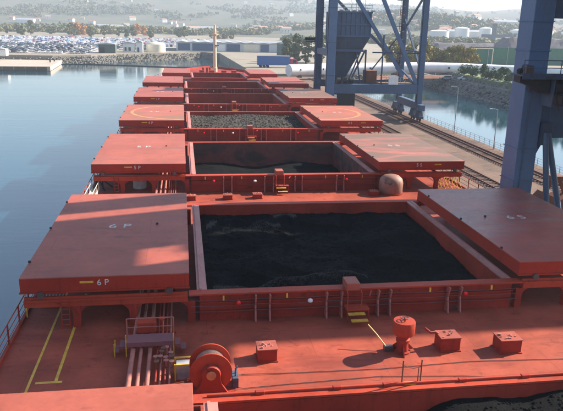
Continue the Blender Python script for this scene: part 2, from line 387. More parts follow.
def tri_stay(b, x, y0, d=.42, z1=1.34, t=.035):
    b.prism([(y0, .02), (y0-d, .02), (y0-d*.55, z1*.6), (y0-d, z1), (y0, z1)], x-t, x+t, 'x')
STX = [2.31, 2.99, 5.73, 6.47, 8.29, 8.9, 11.87, 12.51]
for i in range(7):
    x0, x1 = HX[i]; y0, y1 = HN[i], HF[i]; t = .3
    b = MB()
    b.box(x0-t, x1+t, y0-t, y0, .003, 1.36); b.box(x0-t, x1+t, y1, y1+t, .003, 1.36)
    b.box(x0-t, x0, y0, y1, .003, 1.36); b.box(x1, x1+t, y0, y1, .003, 1.36)
    for z in (.5, .95): b.box(x0-t, x1+t, y0-t-.16, y0-t, z, z+.04)
    co = b.build('hatch_coaming', 'red', ship)
    b = MB(); e = .5
    b.box(x0-e-.3, x1+e+.3, y0-e, y0+.04, 1.363, 1.44); b.build('coaming_flange', 'redtrim', co)
    b = MB(); b.box(x0-e-.3, x1+e+.3, y1-.04, y1+e, 1.363, 1.44); b.build('coaming_flange', 'redtrim', co)
    for s in (0, 1):
        b = MB()
        if s == 0: b.box(x0-.42, x0+.05, y0+.043, y1-.043, 1.365, 1.445); b.box(x0-.3, x0-.2, y0+.043, y1-.043, 1.445, 1.5)
        else: b.box(x1-.05, x1+.42, y0+.043, y1-.043, 1.365, 1.445); b.box(x1+.2, x1+.3, y0+.043, y1-.043, 1.445, 1.5)
        b.build('coaming_rail', 'worn', co)
    # hold walls below deck
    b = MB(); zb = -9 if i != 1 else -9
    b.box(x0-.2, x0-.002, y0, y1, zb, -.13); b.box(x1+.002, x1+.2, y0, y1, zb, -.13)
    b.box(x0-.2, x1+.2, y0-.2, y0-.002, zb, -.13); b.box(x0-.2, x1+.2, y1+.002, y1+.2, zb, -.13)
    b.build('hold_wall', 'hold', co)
    b = MB()
    b.box(x0+.002, x0+.02, y0, y1, -.2, 1.33); b.box(x1-.02, x1-.002, y0, y1, -.2, 1.33)
    b.box(x0+.03, x1-.03, y1-.02, y1-.002, -.2, 1.33)
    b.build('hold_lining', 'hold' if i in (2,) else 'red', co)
    if i < 6:
        for x in STX:
            if i == 0: break
            b = MB(); tri_stay(b, x, y0-t); b.build('stay', 'pinkstay', co)
        if i > 0:
            for xc in (2.65, 6.1, 8.6, 12.2):
                b = MB()
                for k in range(5): b.tube([(xc-.24, y0-.52, .15+k*.24), (xc+.24, y0-.52, .15+k*.24)], .014, 5)
                b.build('coaming_ladder', 'black', co)
        b = MB()
        if i > 0:
            for z, yy in ((.62, .62), (.9, .6), (1.16, .58)):
                pts = [(-.7+16.2*k/30., y0-yy, z-.05*math.sin(math.pi*((k/30.*5) % 1))) for k in range(31)]
                b.tube(pts, .012, 5)
            b.build('guard_wire', 'steel', co)
            for x, m in ((1.5, 'lampred'), (12.7, 'lampred')):
                b = MB(); b.lathe([(.02, -.09), (.10, -.06), (.11, .04), (.03, .1)], (x, y0-.66, 1.02), 10); b.box(x-.03, x+.03, y0-.62, y0-.31, .98, 1.04)
                b.build('lamp', m, co, smooth=True)
            b = MB(); b.lathe([(.02, -.09), (.12, -.05), (.12, .05), (.03, .1)], (4.9, y0-.66, .98), 10); b.build('lamp', 'white', co, smooth=True)
            for x in (.8, 3.8, 10.9, 14.1):
                b = MB(); b.box(x-.04, x+.04, y0-.56, y0-.505, 1.1, 1.34); b.build('cleat', 'yellow', co)
        # transverse rail beams and pillars the covers roll out on
        for mir in (0, 1):
            X = (lambda x: x) if mir == 0 else (lambda x: 15-x)
            for yy in (y0-.42, y1+.12):
                bb = MB(); a, c = sorted((X(-.85), X(-8.1)))
                bb.box(a, c, yy, yy+.3, 1.06, 1.34); bb.box(a, c, yy-.08, yy+.38, 1.343, 1.42); bb.box(a, c, yy+.1, yy+.2, 1.42, 1.52)
                rb = bb.build('cover_rail_beam', 'redtrim', co)
                for px in (-5.85, -3.35, -.68):
                    bb = MB(); p0, p1 = sorted((X(px-.17), X(px+.17)))
                    bb.box(p0, p1, yy+.02, yy+.28, .002, 1.06)
                    for sg in (-1, 1):      # rounded arch gussets
                        if px == -.68 and sg == 1: continue
                        cx = X(px+sg*.17); s2 = sg if mir == 0 else -sg; rr = .5
                        poly = [(cx, 1.06), (cx, 1.06-rr)]+[(cx+s2*(rr-rr*math.cos(R(a2))), 1.06-rr+rr*math.sin(R(a2))) for a2 in (15, 30, 45, 60, 75)]+[(cx+s2*rr, 1.06)]
                        bb.prism(poly, yy+.06, yy+.24, 'y')
                    bb.build('pillar', 'red', rb)

# painted deck lines, port walkway
b = MB(); b.box(-7.02, -6.92, 19, 44, .004, .008); b.build('walkway_line', 'yellow', deck)
b = MB(); b.box(-6.06, -5.94, 23.1, 31.5, .004, .008); b.build('walkway_line', 'yellow', deck)
b = MB(); b.box(-6.75, -5.75, 22.95, 23.1, .004, .009); b.build('walkway_line', 'yellow', deck)
# deck-edge railing
def railing(side):
    def ex(y): return SHX+side*(half(y)-.16)
    segs = [12]+[y for y in ys if 12 < y < 164]+[164]
    fine = []
    for a, c in zip(segs[:-1], segs[1:]):
        k = max(1, int((c-a)/6)); fine += [a+(c-a)*j/k for j in range(k)]
    fine.append(164)
    rb = MB()
    for z, r_ in ((1.05, .03), (.7, .018), (.38, .018)): rb.tube([(ex(y), y, z) for y in fine], r_, 6)
    rb.box(ex(20)-.05, ex(20)+.05, 12, 138, .002, .13)
    ro = rb.build('railing', 'red', ship)
    pm = MB().box(-.03, .03, -.03, .03, .003, 1.05).mesh('stanchion', 'red')
    y = 12.8
    while y < 164: inst('stanchion', pm, ro, (ex(y), y, 0)); y += 1.9
railing(-1); railing(1)
b = MB(); b.box(-8.35, -8.29, 28.9, 28.96, .02, 1.2); b.build('stanchion', 'yellow', ship)

# ------------------------------------------------------------------ hatch covers
num = {0: 7, 1: 6, 2: 5, 3: 4, 4: 3, 5: 2, 6: 1}
lab = {
 (0, 0): 'sunlit red hatch cover cut off by the bottom left corner of the picture',
 (1, 0): 'large red port hatch cover lettered 6 P, half in shade',
 (2, 0): 'pinkish red port hatch cover lettered 5 P, second clear of the water',
 (3, 0): 'red port hatch cover with yellow half circle beside the water',
 (4, 0): 'plain pink port hatch cover just beyond the half-circle cover',
 (5, 0): 'small pink port hatch cover, last but one before the bow',
 (6, 0): 'narrow pink port hatch cover nearest the bow',
 (1, 1): 'large scuffed red starboard hatch cover lettered 6 S',
 (2, 1): 'coal-dusted starboard hatch cover lettered 5 S with brown bands',
 (3, 1): 'starboard hatch cover with yellow half circle beside the blue crane',
 (4, 1): 'brown dusty starboard hatch cover in front of the blue hopper crane',
 (5, 1): 'clean pink starboard hatch cover, last but one before the bow',
 (6, 1): 'narrow pink starboard hatch cover nearest the bow'}
topm = {(3, 0): 'coverdust3', (2, 0): 'coverdusty', (1, 1): 'coverdust1', (2, 1): 'coverdust2', (3, 1): 'coverdust3', (4, 1): 'coverdust2'}
lugme = MB().lathe([(.07, 0), (.07, .08), (.03, .1)], (0, 0, 0), 8).mesh('lifting_lug', 'black')
rollme = MB().lathe([(.05, -.06), (.16, -.06), (.16, .06), (.05, .06)], (0, 0, 0), 12, 0, 'y').mesh('roller', 'steel')
for (i, s), lb in lab.items():
    yn = HN[i]-.3; yf = yn+14.5
    if i == 6: xa, xb = ((-5.2, .95), (14.3, 20.6))[s]
    else: xa, xb = ((-8.26, -.77), (15.57, 23.3))[s]
    jy = random.uniform(-.12, .12) if i > 1 else 0; yn += jy; yf += jy
    t = thing('hatch_cover', ((xa+xb)/2, (yn+yf)/2, 1.52), lb, 'hatch cover', 'side-rolling hatch covers')
    zt = 2.44
    b = MB()
    # slightly cambered plating in six panels per cover
    K = 6
    for k in range(K):
        ya = yn+(yf-yn)*k/K; yb = yn+(yf-yn)*(k+1)/K
        b.box(xa, xb, ya, yb-.0, zt-.05, zt)
    bm_ = MB(); bm_.box(xa, xb, yn, yf, zt-.06, zt); top = bm_.build('top_plate', topm.get((i, s), 'cover'), t, bevel=.015)
    b = MB(); e = .012
    b.box(xa+e, xb-e, yn+e, yn+.12, 1.72, zt-.062); b.box(xa+e, xb-e, yf-.12, yf-e, 1.72, zt-.062)
    b.box(xa+e, xa+.12, yn+.12, yf-.12, 1.72, zt-.062); b.box(xb-.12, xb-e, yn+.12, yf-.12, 1.72, zt-.062)
    b.box(xa+.12, xb-.12, yn+.12, yf-.12, 1.9, 1.95)
    b.box(xa-.02, xb+.02, yn-.04, yn+e-.001, 1.70, 1.78)
    b.build('skirt', 'coverside', t)
    for xx in (xa+.9, xb-.9):
        for yy in (yn+.03, yf-.03):
            inst('roller', rollme, t, (xx, yy-.15 if yy < yf-1 else yy+.15, 1.66))
    for xx, yy in ((xa+.02, yn+2), (xa+.02, yn+7.2), (xa+.02, yf-2)):
        inst('lifting_lug', lugme, t, (xx+.02, yy, zt))
    inst('lifting_lug', lugme, t, ((xa+5.78) if s == 0 else xa+1.8, yn+7.6, zt))
    if i in (1, 2, 3, 4):
        for ci, ch in enumerate((str(num[i]), 'PS'[s])):
            inst('lettering', text_mesh('lettering', ch, .95, 'letter'), t, (xa+3.1+.78*ci, yn+7.1, zt+.004))
            o = inst('lettering', text_mesh('lettering', ch, .40, 'letter'), t, (xa+3.35+.33*ci, yn+.004, 2.0)); o.rotation_euler = (R(90), 0, 0)
        b = MB(); bx = xa+(2.6 if s == 0 else 5.0); b.box(bx, bx+.6, yn-.002, yn+e+.002, 2.12, 2.22); b.build('mark', 'yellow', t)
    if i == 3:
        cx = xb if s == 0 else xa; cy = (yn+yf)/2; sg = -1 if s == 0 else 1
        vs = []; fs = []
        for k in range(33):
            a = R(-90+180*k/32)
            for rr in (6.35, 6.75): vs.append((cx+sg*(rr*math.cos(a)*.985+.03), cy+rr*math.sin(a), zt+.004))
        fs = [(2*k, 2*k+1, 2*k+3, 2*k+2) for k in range(32)]
        b = MB(); b.add(vs, fs); b.build('circle_marking', 'ringyellow', t)

# ------------------------------------------------------------------ coal cargo
def coal(i, zfun, mat, label, res=90):
    x0, x1 = HX[i]; y0, y1 = HN[i], HF[i]
    x0 += .03; x1 -= .03; y0 += .01; y1 -= .03
    vs = []; 
    for j in range(res+1):
        for k in range(res+1):
            x = x0+(x1-x0)*k/res; y = y0+(y1-y0)*j/res
            vs.append((x, y, zfun((x-x0)/(x1-x0), (y-y0)/(y1-y0))+.05*noise.fractal(Vector((x*2.2, y*2.2, i)), 1, 2, 4)+.10*noise.fractal(Vector((x*.6, y*.6, i*3)), 1, 2, 4)))
    fs = [(j*(res+1)+k, j*(res+1)+k+1, (j+1)*(res+1)+k+1, (j+1)*(res+1)+k) for j in range(res) for k in range(res)]
    b = MB(); b.add(vs, fs); o = b.build('coal_cargo', mat, None, org=((x0+x1)/2, (y0+y1)/2, -2), smooth=True)
    tag(o, label, 'coal', kind='stuff')
    # loose lumps on top
    lb = MB(); ico = [(0, 0, 1), (.9, 0, .45), (.28, .85, .45), (-.72, .53, .45), (-.72, -.53, .45), (.28, -.85, .45), (.72, .53, -.45), (-.28, .85, -.45), (-.9, 0, -.45), (-.28, -.85, -.45), (.72, -.53, -.45), (0, 0, -1)]
    icf = [(0, 1, 2), (0, 2, 3), (0, 3, 4), (0, 4, 5), (0, 5, 1), (1, 6, 2), (2, 7, 3), (3, 8, 4), (4, 9, 5), (5, 10, 1), (2, 6, 7), (3, 7, 8), (4, 8, 9), (5, 9, 10), (1, 10, 6), (11, 7, 6), (11, 8, 7), (11, 9, 8), (11, 10, 9), (11, 6, 10)]
    return o, ico, icf
def lumps(i, zfun, o, ico, icf, count, mat, smin=.03, smax=.12):
    x0, x1 = HX[i]; y0, y1 = HN[i], HF[i]; lb = MB()
    for _ in range(count):
        u, v = random.random()*.98+.01, random.random()*.98+.01
        x, y = x0+(x1-x0)*u, y0+(y1-y0)*v
        z = zfun(u, v)+.10*noise.fractal(Vector((x*.6, y*.6, i*3)), 1, 2, 4); s_ = random.uniform(smin, smax)*(1 if random.random() < .9 else 1.6)
        lb.add([(x+p[0]*s_*random.uniform(.6, 1.2), y+p[1]*s_*random.uniform(.6, 1.2), z+p[2]*s_*.7) for p in ico], icf)
    c = lb.build('coal_lumps', mat, o); tag(c, kind='stuff')
def z1(u, v):
    x, y = u*15, v*14.6
    n = noise.fractal(Vector((x*.33, y*.4, 2.2)), 1, 2.1, 6); rg = 1-abs(noise.noise(Vector((x*.22+y*.1, y*.34, 7.7))))*2
    e = min(1, min(u, 1-u, 1-v)*9)
    z = .66-.62*(1-v)+.26*n*(.35+e)+.34*max(0, rg)**3*e+.05*math.sin(u*23+2*math.sin(u*9))*(1-e)
    z += .34*math.exp(-((v-.15-.18*u)/.035)**2)*min(1, max(0, (.62-u)/.1))   # ridge left by the grab
    z -= .45*math.exp(-(((u-.62)/.12)**2+((v-.5)/.1)**2))+.3*math.exp(-(((u-.3)/.1)**2+((v-.62)/.08)**2))
    return z+(.3*max(0, u-.85)/.15)*(1-v)*.8
a = coal(1, z1, 'coal', 'black coal filling the nearest fully visible hold almost to the rim', 190); lumps(1, z1, *a, 6000, 'coal', .015, .05)
def pale_patch(i, zf, par, spots, n, smin, smax):
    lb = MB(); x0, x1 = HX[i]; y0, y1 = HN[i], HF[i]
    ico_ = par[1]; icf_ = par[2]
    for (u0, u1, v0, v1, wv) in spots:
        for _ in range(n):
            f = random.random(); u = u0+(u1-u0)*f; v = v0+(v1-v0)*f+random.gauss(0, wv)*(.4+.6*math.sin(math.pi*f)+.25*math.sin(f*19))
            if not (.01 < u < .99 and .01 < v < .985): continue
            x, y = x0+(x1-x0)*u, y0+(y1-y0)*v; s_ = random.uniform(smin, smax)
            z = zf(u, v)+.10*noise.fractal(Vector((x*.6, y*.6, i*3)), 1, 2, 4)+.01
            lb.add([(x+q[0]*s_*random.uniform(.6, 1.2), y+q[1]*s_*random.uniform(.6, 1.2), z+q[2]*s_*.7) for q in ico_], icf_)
    o = lb.build('pale_lumps', 'coalgrey', par[0]); tag(o, kind='stuff')
pale_patch(1, z1, a, [(.05, .60, .15, .26, .020), (.03, .2, .155, .16, .02), (.10, .36, .80, .84, .03), (.34, .45, .93, .95, .02), (.03, .08, .82, .90, .02)], 2600, .012, .03)  # paler lumps along the ridge and in streaks on the far side
z0 = lambda u, v: -.25+.55*v+.62*min(1, max(0, (u-.42)/.14))*(.4+.6*v)+.06*math.sin(u*9)+.05*math.sin(u*23+1)
a = coal(0, z0, 'coal', 'black coal glimpsed in the hold at the bottom edge', 70); lumps(0, z0, *a, 7000, 'coal', .02, .065)
z2 = lambda u, v: -1.0+.35*abs(u-.45)+.2*math.sin(u*11)*v
a = coal(2, z2, 'coal', 'dark coal low down in the part-emptied second hold', 60)
z3 = lambda u, v: .95-.5*(1-v)+.35*math.sin(3.14*u)*math.sin(3.14*v)+.12*math.sin(9*u+3*v)
a = coal(3, z3, 'coal2', 'grey dusty coal heaped in the hold beside the half-circle covers', 80); lumps(3, z3, *a, 2600, 'coal2', .05, .17)
for i, zc_ in ((4, -3.), (5, -1.2), (6, -.8)):
    zz = lambda u, v, c=zc_: c+.8*v
    coal(i, zz, 'coal', {4: 'coal deep in the fourth hold ahead', 5: 'coal in the small hold last but one before the bow', 6: 'coal in the narrow hold nearest the bow'}[i], 30)

# ------------------------------------------------------------------ deck fittings
def vent_box(x, y, w_, d_, h_, label, handle=False):
    t = thing('vent_box', (x, y, .003), label, 'vent box', 'square deck vents')
    b = MB(); b.box(x-w_/2, x+w_/2, y-d_/2, y+d_/2, .003, h_); b.box(x-w_/2-.05, x+w_/2+.05, y-d_/2-.05, y+d_/2+.05, .0035, .05)
    b.build('body', 'red', t, bevel=.012)
    b = MB(); b.box(x-w_/2-.03, x+w_/2+.03, y-d_/2-.03, y+d_/2+.03, h_+.001, h_+.045); b.build('lid', 'cover', t, bevel=.01)
    for k in range(9):
        b = MB(); ax, ay = x+random.uniform(-.38, .38)*w_, y+random.uniform(-.38, .38)*d_
        b.tube([(ax, ay, h_+.04), (ax, ay, h_+.04+random.uniform(.03, .09))], random.uniform(.025, .05), 6); b.build('bolt', 'worn', t)
    if handle:
        b = MB(); b.tube([(x-w_/2+.03, y+.1, h_+.02), (x-w_/2-.12, y+.1, h_+.12), (x-w_/2-.32, y+.12, h_+.10), (x-w_/2-.36, y+.14, h_+.12), (x-w_/2-.5, y+.35, h_+.2)], .06, 8)
        b.build('pipe_elbow', 'red', t, smooth=True)
vent_box(2.38, 24.02, .8, .76, .55, 'red vent box right of the big winch on the foreground deck')
vent_box(10.41, 24.05, .88, .76, .62, 'red vent box with a bent pipe, beside the mushroom vent', True)
vent_box(13.0, 23.62, .95, .78, .6, 'red vent box furthest right on the foreground deck')
for k, (x, y) in enumerate(((-.4, 49.3), (2.5, 49.4), (4.9, 49.55), (14.7, 49.9))):
    vent_box(x, y, .7, .6, .35, ('low red vent box on the second cross deck, %s' % ('beside the cover edge', 'left of the smallest lamp', 'nearest the middle', 'at the starboard end')[k]))

t = thing('mushroom_vent', (8.32, 23.95, .003), 'red mushroom ventilator with round flat cap on the foreground deck', 'ventilator')
c = (8.32, 23.95, 0)
MB().lathe([(.36, .003), (.36, .06), (.26, .08), (.24, .45), (.3, .5), (.3, .62), (.25, .66), (.25, .8)], c, 22).build('neck', 'red', t, smooth=True)
MB().lathe([(.28, .78), (.44, .86), (.48, .92), (.48, 1.42), (.46, 1.47), (.02, 1.5)], c, 28).build('cap', 'redtrim', t, smooth=True)
b = MB(); b.tube([(c[0]+.17*math.cos(R(a2)), c[1]+.17*math.sin(R(a2)), 1.6) for a2 in range(0, 361, 30)], .018, 6)
b.tube([(c[0], c[1], 1.49), (c[0], c[1], 1.62)], .025, 6); b.bar((c[0]-.17, c[1], 1.6), (c[0]+.17, c[1], 1.6), .02); b.bar((c[0], c[1]-.17, 1.6), (c[0], c[1]+.17, 1.6), .02)
b.build('handwheel', 'steel', t)
for a2 in (20, 140, 260):
    b = MB(); ca, sa = math.cos(R(a2)), math.sin(R(a2)); p = Vector((ca, sa, 0)); q = Vector((-sa, ca, 0))*.02; C0 = Vector(c)
    tri = [C0+p*.24+Vector((0, 0, .4)), C0+p*.24+Vector((0, 0, .01)), C0+p*.62+Vector((0, 0, .01))]
    b.add([v+q for v in tri]+[v-q for v in tri], [(0, 1, 2), (5, 4, 3), (0, 3, 4, 1), (1, 4, 5, 2), (2, 5, 3, 0)]); b.build('gusset', 'red', t)
t = thing('hose_coupling', (7.7, 24.15, .003), 'dark valve block at the foot of the mushroom ventilator', 'valve')
MB().box(7.55, 7.95, 24.0, 24.25, .003, .22).build('block', 'steel', t, bevel=.02)
MB().tube([(7.62, 24.15, .2), (7.3, 24.5, .6), (7.0, 24.85, .9)], .025, 6).build('lever', 'yellow', t)

# winch
t = thing('mooring_winch', (-.05, 21.9, .003), 'big red deck winch with grey wire on its drum', 'winch')
c = Vector((-.05, 22.0, .86))
MB().lathe([(.1, -.42), (.80, -.42), (.80, -.36), (.1, -.36)], c, 36, 0, 'y').build('flange', 'redtrim', t, smooth=True)
MB().lathe([(.1, .36), (.80, .36), (.80, .42), (.1, .42)], c, 36, 0, 'y').build('flange', 'redtrim', t, smooth=True)
pr = [(.2, -.355)]
for k in range(26): pr += [(.56, -.355+.71*k/26), (.585, -.355+.71*(k+.5)/26)]
pr += [(.2, .355)]
MB().lathe(pr, c, 32, 0, 'y').build('wire_drum', 'rope', t, smooth=True)
MB().lathe([(.34, -.62), (.36, -.55), (.40, -.43), (.2, -.425)], c, 20, 0, 'y').build('hub', 'red', t, smooth=True)
MB().lathe([(.17, -.655), (.19, -.61), (.19, -.6), (.05, -.6)], c, 18, 0, 'y').build('shaft_cap', 'ringyellow', t, smooth=True)
for sg in (-1, 1):
    b = MB(); yy = c.y+sg*.52; b.prism([(-.75, .005), (.62, .005), (.35, .45), (.22, .98), (-.32, .98), (-.45, .45)], yy-.06, yy+.06, 'y'); b.build('pedestal', 'red', t)
MB().box(-.95, .85, 21.2, 22.75, .003, .07).build('bed_plate', 'red', t)
b = MB(); b.box(.78, 1.0, 21.7, 22.3, .07, .5); b.tube([(.9, 21.9, .5), (.9, 21.9, .85)], .03, 6); b.tube([(.9, 22.1, .5), (.98, 22.1, .8)], .03, 6)
b.build('brake_lever', 'bluedk', t)
def cable(pts, r_, label):
    k = []
    for a, c2 in zip(pts[:-1], pts[1:]):
        for j in range(6): f = j/6; k.append(tuple(a[q]+(c2[q]-a[q])*f for q in range(3)))
    k.append(pts[-1]); o = MB().tube(k, r_, 6).build('mooring_wire', 'steel', None, org=pts[0]); tag(o, label, 'wire')
cable([(.6, 22.35, .3), (1.2, 22.74, .05), (2.76, 22.67, .03), (6.91, 22.57, .03), (10.91, 22.75, .03), (15.03, 22.52, .03), (22, 22.4, .03)], .015, 'farther dark wire running from the winch across the deck')
cable([(.5, 21.75, .2), (1.2, 21.72, .04), (2.64, 21.83, .03), (6.73, 22.01, .03), (10.12, 21.67, .03), (14.12, 21.04, .03), (22, 20.2, .03)], .015, 'nearer dark wire running from the winch across the deck')

# access steps on each near coaming
def steps(i, label):
    y = HN[i]-.3; x = 6.92
    t = thing('access_steps', (x, y-.7, .003), label, 'steps', 'access steps on the coamings')
    b = MB(); b.box(x-.32, x+.32, y-.6, y+.32, 1.5, 1.86); b.build('head_box', 'cover', t, bevel=.02)
    b = MB(); b.box(x-.35, x+.75, y-.95, y-.3, .62, .68); b.build('platform', 'redtrim', t)
    for xx, yy in ((x-.3, y-.9), (x+.7, y-.9)):
        b = MB(); b.box(xx-.03, xx+.03, yy-.03, yy+.03, .003, .62); b.build('leg', 'red', t)
    for xx in (x-.34, x+.34):
        b = MB(); b.tube([(xx, y-.92, .66), (xx, y-.92, 1.5), (xx, y-.5, 1.62)], .025, 6); b.build('handrail', 'redtrim', t)
    for k, z in enumerate((.5, .26)):
        b = MB(); b.box(x-.32+k*.1, x+.48+k*.1, y-1.2-.22*k, y-.97-.22*k, z, z+.05); b.build('tread', 'yellow', t)
    b = MB(); b.bar((x+.72, y-.9, 1.3), (x+.95, y-.35, 1.35), .05); b.build('stay_bar', 'red', t)
for i in range(1, 6): steps(i, ['access steps with yellow treads on the nearest full hatch', 'access steps on the second hatch, orange in the sun', 'access steps on the hatch of dusty grey coal', 'access steps on the fourth hatch', 'tiny access steps on the hatch last but one before the bow'][i-1])
# rail frame over hatch at bottom edge
t = thing('ladder_hoop', (6.88, 19.2, 1.44), 'small open handrail frame on the bottom-edge hatch rim', 'handrail')
for x in (6.56, 7.24):
    MB().tube([(x, 19.15, 1.44), (x, 19.15, 2.36)], .028, 6).build('post', 'rust', t)
MB().tube([(6.56, 19.15, 2.2), (6.75, 19.15, 2.08), (6.95, 19.15, 2.03), (7.24, 19.15, 2.08)], .014, 5).build('chain', 'rust', t)
b = MB(); b.tube([(7.12, 19.1, 1.44), (7.12, 19.1, 2.05)], .02, 5); b.build('rung_bar', 'rust', t)
b = MB(); b.box(6.62, 7.05, 19.05, 19.18, 1.442, 1.5); b.build('step', 'yellow', t)
# rim rail of the near hatch (hose clamps and bar)
t = thing('rim_pipe', (7, 19.1, 1.44), 'hydraulic pipe along the bottom-edge hatch rim', 'pipe')
MB().tube([(-.3, 19.08, 1.5), (5, 19.08, 1.5), (10, 19.08, 1.5), (16, 19.08, 1.5)], .045, 8).build('pipe_run', 'redtrim', t)
for x in (1.5, 4.2, 6.0, 8.8, 11.2, 13.4):
    b = MB(); b.box(x-.16, x+.16, 19.0, 19.16, 1.442, 1.56); b.build('clamp', 'red', t, bevel=.02)

# port side pipework
PX = [(-3.15, .1, 'palepipe'), (-2.82, .075, 'palepipe'), (-2.45, .085, 'palepipe'), (-2.15, .04, 'red'), (-1.98, .04, 'palepipe'), (-1.8, .04, 'red'), (-1.62, .04, 'palepipe')]
t = thing('deck_pipes', (-2.4, 20, .003), 'bundle of pale pipes running forward along the port deck', 'pipes')
for x, r_, m in PX: MB().tube([(x, 14, .34), (x, 45, .34), (x, 90, .34), (x, 135, .34)], r_, 10).build('pipe', m, t, smooth=True)
for k in range(22):
    y = 21.2+k*5.2; b = MB(); b.box(-3.4, -1.4, y-.06, y+.06, .15, .235); b.box(-3.3, -3.2, y-.05, y+.05, .003, .15); b.box(-1.6, -1.5, y-.05, y+.05, .003, .15); b.build('pipe_support', 'red', t)
t = thing('crossover_platform', (-2.5, 25, .003), 'purple-red walkway bridging the pipes beside the winch', 'walkway')
MB().box(-3.42, -1.5, 24.7, 25.4, .62, .68).build('deck_plate', 'purple', t)
b = MB(); b.box(-3.42, -1.5, 24.64, 24.698, .48, .68); b.build('kick_plate', 'purple', t)
for x in (-3.44, -1.48):
    for y in (24.72, 25.38):
        MB().box(x-.025, x+.025, y-.025, y+.025, .003, 1.42 if y > 25 else 1.0).build('post', 'yellow' if y < 25 else 'palepipe', t)
MB().tube([(-3.44, 25.38, 1.42), (-1.48, 25.38, 1.42)], .022, 6).build('handrail', 'palepipe', t)
MB().tube([(-3.44, 25.38, 1.02), (-1.48, 25.38, 1.02)], .016, 6).build('handrail', 'palepipe', t)
for sx in (-1, 1):
    for k, z in enumerate((.42, .2)):
        x = (-3.6-.24*k) if sx < 0 else (-1.32+.24*k); MB().box(x-.11, x+.11, 24.75, 25.35, z, z+.04).build('tread', 'purple', t)
for y in (24.75, 25.1): MB().box(-3.95, -3.9, y-.02, y+.02, .003, .6).build('hand_post', 'yellow', t)
t = thing('valve_chest', (-2.5, 26.2, .4), 'orange-red valve box sitting on the port pipes', 'valve box')
MB().box(-3.05, -2.25, 25.9, 26.5, .45, .95).build('box', 'redtrim', t, bevel=.03)
MB().lathe([(.05, 0), (.16, .03), (.16, .07), (.05, .1)], (-2.0, 26.2, .95), 12).build('handwheel', 'redtrim', t)
MB().tube([(-2.0, 26.2, .4), (-2.0, 26.2, .95)], .05, 8).build('stem', 'redtrim', t)
t = thing('valve_cluster', (-1.9, 23.6, .3), 'tangle of small rusty valves on the port pipes', 'valves')
for k in range(14):
    x, y = random.uniform(-2.25, -1.5), random.uniform(22.9, 24.2)
    h_ = random.uniform(.5, .72); b = MB(); b.tube([(x, y, .34), (x, y, h_)], .035, 6); b.lathe([(.03, 0), (.11, .01), (.11, .03), (.03, .04)], (x, y, h_), 10); b.build('valve', 'rust' if k % 2 else 'pinkstay', t)
t = thing('yellow_box_frame', (-1.05, 22.9, .003), 'yellow framed grey box between the pipes and the winch', 'box')
MB().box(-1.36, -.76, 22.65, 23.15, .003, .62).build('box', 'grey', t, bevel=.01)
for y in (22.6, 23.2):
    b = MB()
    for x in (-1.4, -.72): b.box(x-.03, x+.03, y-.03, y+.03, .003, .72)
    b.box(-1.38, -.74, y-.025, y+.025, .66, .72); b.build('frame', 'yellow', t)
for k, (y, z) in enumerate(((24.3, .05), (24.75, .05))):
    pass
# more posts / fittings seen under the covers, port side
for i in (1, 2, 3):
    y0 = HN[i]
    t = thing('side_ladder', (-6.3, y0-.6, .003), 'short red ladder by the outer port pillar of %s hatch' % ('the nearest full', 'the second', 'the dusty-coal')[i-1], 'ladder')
    for x in (-6.5, -6.15): MB().tube([(x, y0-.5, .003), (x, y0-.5, 1.4)], .025, 6).build('rail', 'red', t)
    for k in range(5): MB().tube([(-6.5, y0-.5, .2+.26*k), (-6.15, y0-.5, .2+.26*k)], .018, 5).build('rung', 'redtrim', t)
t = thing('drum_tank', (-4.6, 53.3, .003), 'grey round tank under the second port cover', 'tank')
MB().lathe([(.5, .003), (.55, .05), (.55, .8), (.45, .95), (.1, 1.02)], (-4.6, 53.3, 0), 18).build('shell', 'grey', t, smooth=True)
t = thing('domed_ventilator', (16.4, 50.6, .003), 'tan domed ventilator at the starboard end of the second cross deck', 'ventilator')
MB().lathe([(.95, .003), (1.0, .06), (1.02, .9), (.93, 1.25), (.65, 1.5), (.3, 1.6), (.05, 1.62)], (16.35, 50.5, 0), 26).build('shell', 'tan', t, smooth=True)
MB().lathe([(1.08, .003), (1.08, .1), (.97, .1)], (16.35, 50.5, 0), 26).build('base_ring', 'red', t, smooth=True)
t = thing('yellow_gangway', (22, 52, .003), 'yellow gangway railings heaped at the starboard deck edge', 'gangway')
for k in range(9):
    x = 20.8+k*.33; MB().tube([(x, 52.0+.12*k, .02), (x+.1, 52.2+.12*k, 1.25)], .03, 6).build('post', 'yellow', t)
for z in (.35, .8, 1.22): MB().tube([(20.8, 52.05, z), (23.5, 53.1, z)], .03, 6).build('rail', 'yellow', t)
for k in range(8):
    x = 21+k*.3; MB().tube([(x, 51.2, .05), (x+.25, 53.6, .9)], .028, 6).build('rail', 'yellow', t)
t = thing('accommodation_ladder', (-8.0, 48, .003), 'pale cream accommodation ladder stowed along the port rail', 'ladder')
for x in (-8.25, -7.75): MB().box(x-.03, x+.03, 44.2, 52, .25, .5).build('side_beam', 'palecream', t)
for k in range(26): MB().box(-8.22, -7.78, 44.4+.29*k, 44.52+.29*k, .36, .4).build('tread', 'palecream', t)
for x in (-8.27, -7.73): MB().tube([(x, 44.4, 1.0), (x, 51.8, 1.0)], .025, 6).build('handrail', 'palecream', t)
for k in range(6):
    for x in (-8.27, -7.73): MB().tube([(x, 44.6+1.4*k, .5), (x, 44.6+1.4*k, 1.0)], .02, 5).build('post', 'palecream', t)
for k in range(3): MB().box(-8.2, -7.8, 45+2.8*k, 45.15+2.8*k, .003, .25).build('chock', 'red', t)
t = thing('deck_grating', (-7.6, 30.6, .003), 'grey slatted grating lying on the port side deck', 'grating')
for k in range(6): MB().bar((-7.95+.16*k, 30.0, .06), (-7.9+.16*k, 31.4, .06), .05, .06).build('slat', 'grey', t)
